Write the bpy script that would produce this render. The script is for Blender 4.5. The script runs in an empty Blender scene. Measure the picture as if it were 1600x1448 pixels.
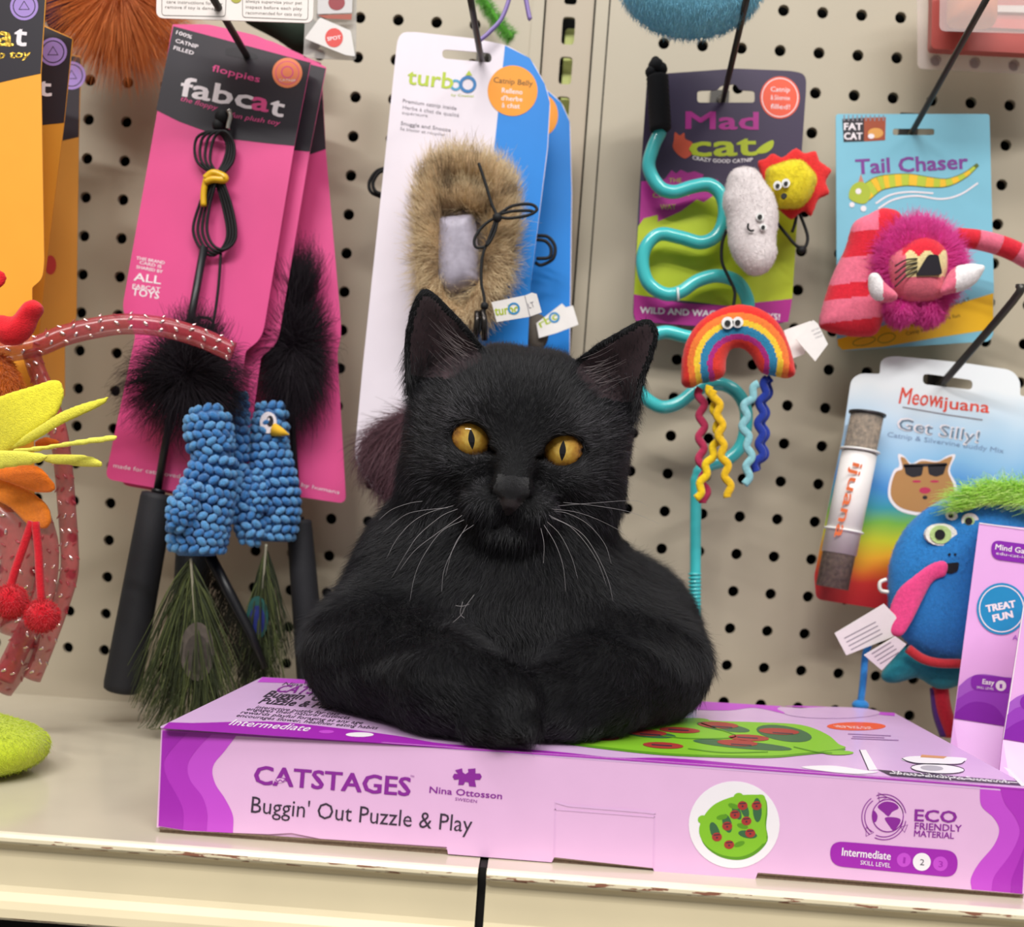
import bpy, math, random
import numpy as np
from mathutils import Vector, Matrix, Euler
from mathutils.geometry import tessellate_polygon

# ------------------------------------------------------------------ camera, world, lights, exposure
SC = bpy.context.scene
COL = SC.collection
random.seed(7)
RNG = np.random.default_rng(11)
NFUR = 150000
FPX, CX, CY = 1600.0, 800.0, 954.0
CAM = np.array([0.0, -0.6994, 0.1337])
ROT = Euler([math.radians(a) for a in (85.813, -4.042, 1.317)], 'XYZ')
RM = np.array(ROT.to_matrix())
cd = bpy.data.cameras.new('camera')
cd.sensor_fit = 'HORIZONTAL'; cd.sensor_width = 36.0; cd.lens = 36.0
cd.shift_y = 230 / 1600.0
cd.clip_start = 0.01; cd.clip_end = 50
cd.dof.use_dof = True; cd.dof.focus_distance = 0.475; cd.dof.aperture_fstop = 9.0
cam = bpy.data.objects.new('camera', cd); COL.objects.link(cam)
cam.location = CAM; cam.rotation_euler = ROT
SC.camera = cam
vs = SC.view_settings
vs.view_transform = 'Standard'; vs.look = 'None'; vs.gamma = 1.0; vs.use_curve_mapping = False
vs.exposure = -0.08
SC.display_settings.display_device = 'sRGB'
W = bpy.data.worlds.new('store'); SC.world = W; W.use_nodes = True
bgn = W.node_tree.nodes['Background']
bgn.inputs['Color'].default_value = (1.0, 0.98, 0.95, 1); bgn.inputs['Strength'].default_value = 0.30

def area(name, loc, target, sx, sy, power, col=(1, .96, .9)):
    l = bpy.data.lights.new(name, 'AREA'); l.shape = 'RECTANGLE'; l.size = sx; l.size_y = sy
    l.energy = power; l.color = col
    o = bpy.data.objects.new(name, l); COL.objects.link(o); o.location = loc
    d = Vector(target) - Vector(loc); o.rotation_euler = d.to_track_quat('-Z', 'Y').to_euler()
    return o
area('ceiling_lamp', (-0.3, -0.9, 2.2), (0, -.1, .1), 1.6, .12, 20, (1, .98, .95))
area('ceiling_lamp', (0.9, -2.0, 2.3), (0, -.1, .1), 1.6, .12, 44, (1, .98, .95))
area('ceiling_lamp', (-0.3, -2.1, 2.3), (0, -.1, .1), .8, .12, 14, (1, .98, .95))
area('ceiling_lamp', (-0.9, -2.9, 2.6), (0, -.1, .1), 1.6, .12, 62, (1, .98, .95))

# ------------------------------------------------------------------ materials
def lin(h):
    h = h.lstrip('#'); c = [int(h[i:i + 2], 16) / 255 for i in (0, 2, 4)]
    return tuple(x / 12.92 if x <= .04045 else ((x + .055) / 1.055) ** 2.4 for x in c) + (1.0,)
MATS = {}
def mat(name, col='#808080', rough=.5, metal=0, coat=0, sheen=0, var=.04, scale=60, bump=0, bscale=400, alpha=1, trans=0, ior=1.45, spec=.5, aniso=None, emis=0):
    if name in MATS: return MATS[name]
    m = bpy.data.materials.new(name); MATS[name] = m; m.use_nodes = True
    nt = m.node_tree; p = nt.nodes['Principled BSDF']; L = nt.links.new
    c = lin(col)
    p.inputs['Roughness'].default_value = rough; p.inputs['Metallic'].default_value = metal
    p.inputs['Coat Weight'].default_value = coat; p.inputs['Coat Roughness'].default_value = .15
    p.inputs['Sheen Weight'].default_value = sheen; p.inputs['Specular IOR Level'].default_value = spec
    p.inputs['Alpha'].default_value = alpha; p.inputs['Transmission Weight'].default_value = trans; p.inputs['IOR'].default_value = ior
    tc = nt.nodes.new('ShaderNodeTexCoord'); no = nt.nodes.new('ShaderNodeTexNoise')
    no.inputs['Scale'].default_value = scale; no.inputs['Detail'].default_value = 3
    L(tc.outputs['Object'], no.inputs['Vector'])
    cr = nt.nodes.new('ShaderNodeValToRGB'); L(no.outputs['Fac'], cr.inputs['Fac'])
    cr.color_ramp.elements[0].position = .3; cr.color_ramp.elements[1].position = .7
    cr.color_ramp.elements[0].color = tuple(x * (1 - var) for x in c[:3]) + (1,)
    cr.color_ramp.elements[1].color = tuple(min(1, x * (1 + var)) for x in c[:3]) + (1,)
    L(cr.outputs['Color'], p.inputs['Base Color'])
    if bump:
        n2 = nt.nodes.new('ShaderNodeTexNoise'); n2.inputs['Scale'].default_value = bscale; n2.inputs['Detail'].default_value = 4
        L(tc.outputs['Object'], n2.inputs['Vector'])
        b = nt.nodes.new('ShaderNodeBump'); b.inputs['Strength'].default_value = bump; b.inputs['Distance'].default_value = .001
        L(n2.outputs['Fac'], b.inputs['Height']); L(b.outputs['Normal'], p.inputs['Normal'])
    return m
def pr(col, rough=.42):          # printed ink, one material per colour
    return mat('print ' + col, col, rough=rough, var=.015, coat=.15)
def felt(col): return mat('plush ' + col, col, rough=.9, sheen=.25, var=.1, scale=500, bump=.6, bscale=1500, spec=.2)

# ------------------------------------------------------------------ pixels of the photograph -> points of the place
def ray(x, y): return RM @ np.array([(x - CX) / FPX, -(y - CY) / FPX, -1.0])
def at(x, y, Y):
    d = ray(x, y); return CAM + d * ((Y - CAM[1]) / d[1])
def atz(x, y, Z):
    d = ray(x, y); return CAM + d * ((Z - CAM[2]) / d[2])
def topx(P):
    v = (np.asarray(P) - CAM) @ RM; return np.stack([CX + FPX * v[..., 0] / -v[..., 2], CY - FPX * v[..., 1] / -v[..., 2]], -1)

class Surf:                      # a flat sheet standing somewhere in the place
    def __init__(s, P, n):
        s.o = np.asarray(P, float); n = np.asarray(n, float); n = n / np.linalg.norm(n)
        if n @ (CAM - s.o) < 0: n = -n
        s.n = n; r = RM[:, 0] - n * (RM[:, 0] @ n); s.u = r / np.linalg.norm(r); s.v = np.cross(n, s.u)
        if s.v @ RM[:, 1] < 0: s.v = -s.v
    @staticmethod
    def three(a, b, c):
        A, B, C = (at(*q) for q in (a, b, c)); return Surf(A, np.cross(B - A, C - A))
    def p(s, x, y, e=0.0):
        d = ray(x, y); return CAM + d * (((s.o - CAM) @ s.n) / (d @ s.n)) + s.n * e
    def uv(s, x, y): q = s.p(x, y) - s.o; return (q @ s.u, q @ s.v)
    def w(s, a, b, c=0.0): return s.o + s.u * a + s.v * b + s.n * c
def flat(Y, x=800, y=600): return Surf(at(x, y, Y), (0, -1, 0))

def cr(pts, n=8, closed=False):   # smooth curve through points
    P = [np.asarray(p, float) for p in pts]; out = []
    N = len(P); rng = range(N if closed else N - 1)
    for i in rng:
        p0 = P[(i - 1) % N] if closed or i > 0 else P[0] * 2 - P[1]
        p1 = P[i]; p2 = P[(i + 1) % N]
        p3 = P[(i + 2) % N] if closed or i + 2 < N else P[-1] * 2 - P[-2]
        for k in range(n):
            t = k / n
            out.append(.5 * ((2 * p1) + (p2 - p0) * t + (2 * p0 - 5 * p1 + 4 * p2 - p3) * t * t + (3 * p1 - p0 - 3 * p2 + p3) * t ** 3))
    if not closed: out.append(P[-1])
    return out
def rnd(pts, r, n=5):             # polygon with rounded corners; r number or list
    N = len(pts); out = []
    for i in range(N):
        ri = r[i] if isinstance(r, (list, tuple)) else r
        p = np.array(pts[i], float); a = np.array(pts[i - 1], float); b = np.array(pts[(i + 1) % N], float)
        if ri <= 0: out.append(p); continue
        da = (a - p); db = (b - p); la = np.linalg.norm(da); lb = np.linalg.norm(db)
        ra = min(ri, la * .49); rb = min(ri, lb * .49); A = p + da / la * ra; B = p + db / lb * rb
        for k in range(n + 1):
            t = k / n; out.append(A * (1 - t) ** 2 + p * 2 * t * (1 - t) + B * t * t)
    return out
def circ(cx, cy, rx, ry=None, n=28, a0=0, a1=360, rot=0):
    ry = rx if ry is None else ry; o = []; full = abs(a1 - a0) >= 360
    c, s = math.cos(math.radians(rot)), math.sin(math.radians(rot))
    for k in range(n if full else n + 1):
        t = math.radians(a0 + (a1 - a0) * k / n); x, y = rx * math.cos(t), ry * math.sin(t)
        o.append((cx + x * c - y * s, cy + x * s + y * c))
    return o

# ------------------------------------------------------------------ mesh collecting
def nn(v):
    l = np.linalg.norm(v); return v / l if l > 1e-12 else np.array([0, 0, 1.0])
def worg(o):
    w = np.zeros(3)
    while o is not None: w = w + np.array(o.location); o = o.parent
    return w
class MB:
    def __init__(s): s.v = []; s.f = []; s.m = []; s.s = []; s.mats = []; s.n = 0
    def mi(s, m):
        if m not in s.mats: s.mats.append(m)
        return s.mats.index(m)
    def add(s, V, F, m, smooth=False):
        b = s.n; V = np.asarray(V, float).reshape(-1, 3); s.v.append(V); s.n += len(V)
        k = s.mi(m) if not isinstance(m, (list, np.ndarray)) else None
        for i, f in enumerate(F):
            s.f.append(tuple(int(q) + b for q in f)); s.m.append(k if k is not None else int(m[i])); s.s.append(smooth)
    def poly(s, P, m, holes=()):
        P = [np.asarray(p) for p in P]; loops = [[Vector(p) for p in P]] + [[Vector(q) for q in h] for h in holes]
        allv = [v for l in loops for v in l]; T = tessellate_polygon(loops)
        s.add([tuple(v) for v in allv], T, m)
    def prism(s, P, d, m, side=None, holes=()):   # P loop, d thickness vector
        side = side or m; d = np.asarray(d); P = [np.asarray(p) for p in P]; H = [[np.asarray(q) for q in h] for h in holes]
        s.poly(P, m, H); s.poly([p + d for p in P], side, [[q + d for q in h] for h in H])
        for l in [P] + H:
            n = len(l); s.add(list(l) + [p + d for p in l], [(i, (i + 1) % n, (i + 1) % n + n, i + n) for i in range(n)], side)
    def box(s, lo, hi, m):
        (a, b, c), (d, e, f) = lo, hi
        s.add([(a, b, c), (d, b, c), (d, e, c), (a, e, c), (a, b, f), (d, b, f), (d, e, f), (a, e, f)],
              [(0, 3, 2, 1), (4, 5, 6, 7), (0, 1, 5, 4), (1, 2, 6, 5), (2, 3, 7, 6), (3, 0, 4, 7)], m)
    def tube(s, path, r, m, n=8, closed=False, flatten=None):
        P = [np.asarray(p, float) for p in path]; N = len(P); V = []; ref = None
        for i in range(N):
            a = P[(i - 1) % N] if closed or i else P[i]; b = P[(i + 1) % N] if closed or i < N - 1 else P[i]
            t = nn(b - a)
            if ref is None: ref = np.array([0, 0, 1.0]) if abs(t[2]) < .9 else np.array([1.0, 0, 0])
            x = ref - t * (ref @ t)
            x = nn(x); y = np.cross(t, x); ref = x
            ri = r[i] if hasattr(r, '__len__') else r
            for k in range(n):
                an = 2 * math.pi * k / n; V.append(P[i] + ri * (x * math.cos(an) + y * math.sin(an) * (flatten or 1)))
        F = []
        for i in range(N if closed else N - 1):
            j = (i + 1) % N
            for k in range(n): F.append((i * n + k, i * n + (k + 1) % n, j * n + (k + 1) % n, j * n + k))
        if not closed: F += [tuple(range(n))[::-1], tuple((N - 1) * n + k for k in range(n))]
        s.add(V, F, m, True)
    def ell(s, c, r, m, R=None, nu=16, nv=10):
        c = np.asarray(c, float); r = np.asarray(r if hasattr(r, '__len__') else (r, r, r), float); V = [(0, 0, 1.0)]
        for j in range(1, nv):
            t = math.pi * j / nv
            for i in range(nu):
                a = 2 * math.pi * i / nu; V.append((math.sin(t) * math.cos(a), math.sin(t) * math.sin(a), math.cos(t)))
        V.append((0, 0, -1.0)); V = np.array(V) * r
        if R is not None: V = V @ np.asarray(R).T
        F = [(0, 1 + i, 1 + (i + 1) % nu) for i in range(nu)]
        for j in range(nv - 2):
            for i in range(nu): F.append((1 + j * nu + i, 1 + (j + 1) * nu + i, 1 + (j + 1) * nu + (i + 1) % nu, 1 + j * nu + (i + 1) % nu))
        e = 1 + (nv - 2) * nu; F += [(e + i, len(V) - 1, e + (i + 1) % nu) for i in range(nu)]
        s.add(V + c, F, m, True)
    def lathe(s, a, b, prof, m, n=20):    # prof: list of (t along a->b, radius)
        a, b = np.asarray(a, float), np.asarray(b, float); t = nn(b - a); ref = np.array([1.0, 0, 0]) if abs(t[0]) < .9 else np.array([0, 1.0, 0])
        x = nn(ref - t * (ref @ t)); y = np.cross(t, x); V = []
        for q, r in prof:
            for k in range(n):
                an = 2 * math.pi * k / n; V.append(a + (b - a) * q + r * (x * math.cos(an) + y * math.sin(an)))
        N = len(prof); F = [(i * n + k, i * n + (k + 1) % n, (i + 1) * n + (k + 1) % n, (i + 1) * n + k) for i in range(N - 1) for k in range(n)]
        F += [tuple(range(n))[::-1], tuple((N - 1) * n + k for k in range(n))]; s.add(V, F, m, True)
    # prints on a sheet: everything a thin film e above it
    def pp(s, S, pts, m, e=.0002, holes=()): e *= .45; s.poly([S.p(x, y, e) for x, y in pts], m, [[S.p(x, y, e) for x, y in h] for h in holes])
    def card(s, S, pts, m, th=.0006, side=None, holes=()):
        s.prism([S.p(x, y) for x, y in pts], -S.n * th, m, side, [[S.p(x, y) for x, y in h] for h in holes])
    def line(s, S, pts, w, m, e=.0003, closed=False):
        e *= .45; P = [np.array(p, float) for p in pts]; N = len(P); V = []
        for i in range(N):
            a = P[i - 1] if (i or closed) else P[i]; b = P[(i + 1) % N] if (i < N - 1 or closed) else P[i]
            t = b - a; t = t / (np.linalg.norm(t) + 1e-9); q = np.array([-t[1], t[0]]); wi = (w[i] if hasattr(w, '__len__') else w) / 2
            V += [S.p(*(P[i] + q * wi), e), S.p(*(P[i] - q * wi), e)]
        M = N if closed else N - 1
        s.add(V, [(2 * i, 2 * i + 1, 2 * ((i + 1) % N) + 1, 2 * ((i + 1) % N)) for i in range(M)], m)
    def text(s, S, body, p0, p1, h, m, e=.0003, bold=0.0, shear=0.0, arc=0.0, up=None):
        V, F, x0, x1 = glyphs(body, 0.0); e *= .45
        p0 = np.array(p0, float); p1 = np.array(p1, float); d = p1 - p0; q = np.array([d[1], -d[0]]) / np.linalg.norm(d) if up is None else np.array(up, float)
        w = max(0, bold) * h * 1.25; dn = d / np.linalg.norm(d)
        for k, (ox, oy) in enumerate(((-1, -.6), (1, -.6), (-1, .6), (1, .6), (0, 0)) if w > 0 else ((0, 0),)):
            out = []
            for vx, vy in V:
                t = (vx - x0) / (x1 - x0); yy = vy / .729 * h
                P = p0 + d * t + q * (yy + oy * w + arc * (1 - (2 * t - 1) ** 2)) + dn * (shear * yy + ox * w)
                out.append(S.p(P[0], P[1], e + k * 2e-6))
            s.add(out, F, m)
    def build(s, name, parent=None, **kw):
        me = bpy.data.meshes.new(name); V = np.concatenate(s.v) if s.v else np.zeros((0, 3))
        o = bpy.data.objects.new(name, me); org = np.array(kw.pop('origin', (0, 0, 0)), float)
        if parent is not None: org = worg(parent)
        me.from_pydata((V - org).tolist(), [], s.f)
        for m in s.mats: me.materials.append(m)
        me.polygons.foreach_set('material_index', s.m); me.polygons.foreach_set('use_smooth', s.s); me.update()
        COL.objects.link(o)
        if parent is not None: o.parent = parent; o.matrix_parent_inverse = Matrix()
        else: o.location = org
        for k, v in kw.items(): o[k] = v
        return o
GL = {}
def glyphs(body, bold):
    k = (body, bold)
    if k in GL: return GL[k]
    c = bpy.data.curves.new('lettering', 'FONT'); c.body = body; c.size = 1; c.offset = bold; c.resolution_u = 2; c.fill_mode = 'FRONT'
    o = bpy.data.objects.new('lettering', c); COL.objects.link(o)
    dg = bpy.context.evaluated_depsgraph_get(); me = o.evaluated_get(dg).to_mesh()
    V = [(v.co.x, v.co.y) for v in me.vertices]; F = [tuple(p.vertices) for p in me.polygons]
    o.evaluated_get(dg).to_mesh_clear(); bpy.data.objects.remove(o); bpy.data.curves.remove(c)
    xs = [v[0] for v in V]; GL[k] = (V, F, min(xs), max(xs)); return GL[k]

def thing(name, label, cat, loc=(0, 0, 0), group=None):
    o = bpy.data.objects.new(name, None); COL.objects.link(o); o.location = loc; o.empty_display_size = .02
    o['label'] = label; o['category'] = cat
    if group: o['group'] = group
    return o
def tag(o, label, cat, group=None):
    o['label'] = label; o['category'] = cat
    if group: o['group'] = group
    return o

# ------------------------------------------------------------------ soft bodies from distance fields
def smin(a, b, k):
    h = np.maximum(k - np.abs(a - b), 0) / k; return np.minimum(a, b) - h * h * k * .25
class Field:
    def __init__(s, lo, hi, h):
        s.lo = np.array(lo, float); s.h = h; s.N = np.ceil((np.array(hi) - s.lo) / h).astype(int) + 1
        s.F = np.full(s.N, 1.0, np.float32); s.ax = [s.lo[i] + h * np.arange(s.N[i]) for i in range(3)]
    def win(s, lo, hi):
        sl = []
        for i in range(3):
            a = max(0, int((lo[i] - s.lo[i]) / s.h) - 1); b = min(s.N[i], int((hi[i] - s.lo[i]) / s.h) + 3); sl.append(slice(a, max(a, b)))
        g = np.meshgrid(*[s.ax[i][sl[i]] for i in range(3)], indexing='ij'); return tuple(sl), np.stack(g, -1)
    def put(s, sl, d, k, sub):
        if sub: s.F[sl] = -smin(-s.F[sl], d, k)
        else: s.F[sl] = smin(s.F[sl], d, k)
    def ell(s, c, r, k=.01, R=None, sub=False):
        c = np.array(c, float); r = np.array(r if hasattr(r, '__len__') else (r,) * 3, float); m = max(r) + k + 2 * s.h
        sl, P = s.win(c - m, c + m); q = P - c
        if R is not None: q = q @ np.asarray(R)
        k0 = np.linalg.norm(q / r, axis=-1); k1 = np.linalg.norm(q / (r * r), axis=-1) + 1e-9
        s.put(sl, k0 * (k0 - 1) / k1, k, sub)
    def cap(s, a, b, ra, rb, k=.01, sub=False, sq=None, ax=None):
        a, b = np.array(a, float), np.array(b, float); m = max(ra, rb) + k + 2 * s.h
        sl, P = s.win(np.minimum(a, b) - m, np.maximum(a, b) + m); d = b - a
        t = np.clip(((P - a) @ d) / (d @ d), 0, 1); q = P - a - t[..., None] * d
        if sq: q = q + (q @ ax)[..., None] * np.array(ax) * (sq - 1)
        s.put(sl, np.linalg.norm(q, axis=-1) - (ra + (rb - ra) * t), k, sub)
    def mesh(s): return nets(s.F, s.lo, s.h)
def nets(F, lo, h):
    S = F < 0; nx, ny, nz = F.shape
    C = np.zeros((nx - 1, ny - 1, nz - 1), np.int8)
    for i in (0, 1):
        for j in (0, 1):
            for k in (0, 1): C += S[i:nx - 1 + i, j:ny - 1 + j, k:nz - 1 + k]
    cells = np.argwhere((C > 0) & (C < 8)); idx = np.full(C.shape, -1, np.int64); idx[tuple(cells.T)] = np.arange(len(cells))
    acc = np.zeros((len(cells), 3)); cnt = np.zeros(len(cells)); i, j, k = cells.T
    cor = [(a, b, c) for a in (0, 1) for b in (0, 1) for c in (0, 1)]
    for a in cor:
        for ax in range(3):
            if a[ax]: continue
            b = list(a); b[ax] = 1
            fa = F[i + a[0], j + a[1], k + a[2]]; fb = F[i + b[0], j + b[1], k + b[2]]; x = (fa < 0) != (fb < 0)
            t = np.where(x, fa / np.where(x, fa - fb, 1), 0); P = np.tile(np.array(a, float), (len(cells), 1)); P[:, ax] = t
            acc[x] += P[x]; cnt[x] += 1
    V = lo + (cells + acc / cnt[:, None]) * h; Q = []
    for ax in range(3):
        sl0 = [slice(None)] * 3; sl1 = [slice(None)] * 3; sl0[ax] = slice(0, -1); sl1[ax] = slice(1, None)
        d = S[tuple(sl0)].astype(np.int8) - S[tuple(sl1)].astype(np.int8); E = np.argwhere(d != 0); u, w = (ax + 1) % 3, (ax + 2) % 3
        ok = (E[:, u] > 0) & (E[:, w] > 0) & (E[:, u] < F.shape[u] - 1) & (E[:, w] < F.shape[w] - 1); E = E[ok]
        sg = d[tuple(E.T)]
        def c(du, dw):
            e = E.copy(); e[:, u] -= du; e[:, w] -= dw; return idx[tuple(e.T)]
        q = np.stack([c(1, 1), c(0, 1), c(0, 0), c(1, 0)], 1); q[sg < 0] = q[sg < 0][:, ::-1]; Q.append(q)
    return V, np.concatenate(Q)

def polydist(P, x, y):           # signed distance, positive inside
    P = np.asarray(P, float); d = np.full(x.shape, 1e9); ins = np.zeros(x.shape, bool); N = len(P)
    for i in range(N):
        a = P[i]; b = P[(i + 1) % N]; e = b - a; L = e @ e + 1e-18
        t = np.clip(((x - a[0]) * e[0] + (y - a[1]) * e[1]) / L, 0, 1)
        d = np.minimum(d, np.hypot(x - a[0] - t * e[0], y - a[1] - t * e[1]))
        c = ((a[1] > y) != (b[1] > y)) & (x < (b[0] - a[0]) * (y - a[1]) / (b[1] - a[1] + 1e-18) + a[0]); ins ^= c
    return np.where(ins, d, -d)
def pillow(mb, S, outline, T, R, m, h=.0012, matfn=None, depth=None, off=0.0, bend=None):
    """stuffed shape: outline in photo pixels on sheet S, half thickness T, edge rounding R"""
    P = np.array([S.uv(x, y) for x, y in outline]); lo = P.min(0) - 3 * h; hi = P.max(0) + 3 * h
    xs = np.arange(lo[0], hi[0], h); ys = np.arange(lo[1], hi[1], h); zs = np.arange(-T - 2 * h, T + 3 * h, h)
    X, Y = np.meshgrid(xs, ys, indexing='ij'); d = polydist(P, X, Y)
    pf = np.sqrt(np.clip(1 - (1 - np.clip(d / R, 0, 1)) ** 2, 0, 1)) * T
    F = np.abs(zs)[None, None, :] - pf[:, :, None]; F = np.where(d[:, :, None] > 0, F, np.maximum(F, -d[:, :, None] + .0001))
    V, Q = nets(F.astype(np.float64), np.array([lo[0], lo[1], zs[0]]), h)
    for _ in range(2):           # light smoothing
        A = np.zeros_like(V); c = np.zeros(len(V))
        for a, b in ((0, 1), (1, 2), (2, 3), (3, 0)):
            np.add.at(A, Q[:, a], V[Q[:, b]]); np.add.at(A, Q[:, b], V[Q[:, a]]); np.add.at(c, Q[:, a], 1); np.add.at(c, Q[:, b], 1)
        V = V * .4 + A / c[:, None] * .6
    if bend is not None: V[:, 2] += bend(V[:, 0], V[:, 1])
    Wd = S.o + V[:, :1] * S.u + V[:, 1:2] * S.v + (V[:, 2:] + off) * S.n
    if matfn:
        px = topx(Wd[Q].mean(1)); k = np.array([mb.mi(matfn(a, b)) for a, b in px]); mb.add(Wd, Q, k, True)
    else: mb.add(Wd, Q, m, True)
    return Wd, Q

def strands(name, P, R, m, parent=None, taper=.25, **kw):   # P (N,K,3) points of hairs
    N, K, _ = P.shape; hc = bpy.data.hair_curves.new(name); hc.add_curves([K] * N)
    org = worg(parent)
    hc.position_data.foreach_set('vector', (P - org).reshape(-1).astype(np.float32))
    r = (np.asarray(R) * np.ones(N))[:, None] * np.linspace(1, taper, K)[None, :]
    hc.points.foreach_set('radius', r.reshape(-1).astype(np.float32)); hc.materials.append(m)
    o = bpy.data.objects.new(name, hc); COL.objects.link(o)
    if parent is not None: o.parent = parent; o.matrix_parent_inverse = Matrix()
    for k, v in kw.items(): o[k] = v
    return o
def unit(a): return a / (np.linalg.norm(a, axis=-1, keepdims=True) + 1e-12)
def sample(V, Q, n, weight=None):
    T = np.concatenate([Q[:, [0, 1, 2]], Q[:, [0, 2, 3]]]); a, b, c = V[T[:, 0]], V[T[:, 1]], V[T[:, 2]]
    cr_ = np.cross(b - a, c - a); A = np.linalg.norm(cr_, axis=1)
    w = A if weight is None else A * weight((a + b + c) / 3, unit(cr_)); w = w / w.sum()
    i = RNG.choice(len(T), n, p=w); u, v = RNG.random(n), RNG.random(n); fl = u + v > 1; u[fl] = 1 - u[fl]; v[fl] = 1 - v[fl]
    P = a[i] + (b - a)[i] * u[:, None] + (c - a)[i] * v[:, None]
    VN = np.zeros_like(V); np.add.at(VN, T.ravel(), np.repeat(cr_, 3, 0)); VN = unit(VN)
    nr = VN[T[i, 0]] * (1 - u - v)[:, None] + VN[T[i, 1]] * u[:, None] + VN[T[i, 2]] * v[:, None]
    return P, unit(nr)
def fuzz(name, V, Q, n, L, r, m, parent, flow=(0, 0, -1), lift=.8, jit=.5, weight=None, K=4, **kw):
    P, Nn = sample(V, Q, n, weight); fl = flow(P) if callable(flow) else np.tile(np.array(flow, float), (n, 1))
    t = fl - Nn * np.sum(fl * Nn, 1, keepdims=True); t = unit(t + RNG.normal(0, jit, (n, 3)) * .5)
    Ls = L(P) if callable(L) else np.full(n, L); Ls = Ls * RNG.uniform(.6, 1.15, n); lf = lift(P) if callable(lift) else np.full(n, lift)
    s = np.linspace(0, 1, K)[None, :, None]
    pts = P[:, None] + Ls[:, None, None] * (Nn[:, None] * lf[:, None, None] * (s - .35 * s * s) + t[:, None] * (1 - .5 * lf[:, None, None]) * s ** 1.2)
    return strands(name, pts, r, m, parent, **kw)
# ------------------------------------------------------------------ the setting
INCH = .0254
steel = mat('cream painted steel', '#b6ab97', rough=.42, var=.03, scale=9, bump=.06, bscale=700)
steel2 = mat('cream painted steel upright', '#b3a591', rough=.42, var=.02, scale=9)
dark = mat('black shade fill', '#0b0b0b', rough=.9)  # near-black surface standing in for shade in holes, gaps and undersides
shelfm = mat('cream shelf enamel', '#cfc5b0', rough=.20, var=.06, scale=14, coat=.4)
def perf(mb, x0, x1, z0, z1, ox, oz, px, pz, rx, rz, f, m, dep):
    """sheet x0..x1, z0..z1 with holes every px, pz starting at ox, oz; f(x,z,d) -> point"""
    i0 = math.ceil((x0 + px / 2 - ox) / px); i1 = math.floor((x1 - px / 2 - ox) / px)
    j0 = math.ceil((z0 + pz / 2 - oz) / pz); j1 = math.floor((z1 - pz / 2 - oz) / pz); n = 16
    xs, xe, zs, ze = ox + (i0 - .5) * px, ox + (i1 + .5) * px, oz + (j0 - .5) * pz, oz + (j1 + .5) * pz
    for i in range(i0, i1 + 1):
        for j in range(j0, j1 + 1):
            cx, cz = ox + i * px, oz + j * pz; V = []
            for k in range(n):
                a = 2 * math.pi * k / n; c, s = math.cos(a), math.sin(a); q = max(abs(c), abs(s)); V.append(f(cx + c / q * px / 2, cz + s / q * pz / 2, 0))
            for k in range(n): a = 2 * math.pi * k / n; V.append(f(cx + rx * math.cos(a), cz + rz * math.sin(a), 0))
            for k in range(n): a = 2 * math.pi * k / n; V.append(f(cx + rx * math.cos(a), cz + rz * math.sin(a), dep))
            mb.add(V, [(k, (k + 1) % n, (k + 1) % n + n, k + n) for k in range(n)] + [(k + n, (k + 1) % n + n, (k + 1) % n + 2 * n, k + 2 * n) for k in range(n)], m)
    for a, b, c, d in ((x0, xs, z0, z1), (xe, x1, z0, z1), (xs, xe, z0, zs), (xs, xe, ze, z1)):
        if b - a > 1e-6 and d - c > 1e-6: mb.add([f(a, c, 0), f(b, c, 0), f(b, d, 0), f(a, d, 0)], [(0, 1, 2, 3)], m)
def wallf(x, z, d): return (x, d, z)
XL1, XU0, XU1, XR0 = at(833, 0, 0)[0], at(854, 0, 0)[0], at(929, 0, 0)[0], at(952, 0, 0)[0]
mb = MB(); perf(mb, -.46, XL1, -.002, .62, -.318, .4159, INCH, INCH, .0037, .0037, wallf, steel, .003)
mb.box((XL1, -.0012, -.002), (XU0 - .0012, .002, .62), steel)
mb.build('wall_back', kind='structure')
mb = MB(); perf(mb, XR0 + .001, .62, -.002, .62, .0353, .4623, INCH, INCH, .0037, .0037, wallf, steel, .003)
mb.box((XU1 + .0012, -.0010, -.002), (XR0, .002, .62), steel)
mb.build('wall_back.001', kind='structure')
mb = MB(); cx = at(888, 48, .002)[0]; czs = at(888, 48, .002)[2]
f = lambda x, z, d: (x, .002 + d, z)
loops = []
for k in range(-4, 19):
    zc = czs - k * INCH
    if .01 < zc < .6: loops.append([f(x, z, 0) for x, z in rnd([(cx - .0042, zc - .0088), (cx + .0042, zc - .0088), (cx + .0042, zc + .0088), (cx - .0042, zc + .0088)], .0025, 3)])
mb.prism([f(XU0, 0, 0), f(XU1, 0, 0), f(XU1, .62, 0), f(XU0, .62, 0)], (0, .0022, 0), steel2, holes=loops)
mb.build('trim_1', kind='structure')
mb = MB(); mb.box((-.46, .02, -.02), (.62, .023, .62), dark); mb.build('wall_back.002', kind='structure')  # added black sheet giving the shade behind the holes and slots
mb = MB(); mb.prism([(x, .0115, z) for x, z in rnd([(cx - .002, czs - .088), (cx + .0088, czs - .088), (cx + .0088, czs + .006), (cx - .002, czs + .006)], .003)], (0, .006, 0), mat('yellow green carton', '#dfe88a'))
tag(mb.build('packet'), 'yellow green packet glimpsed through the slots of the metal upright', 'packet')

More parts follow.
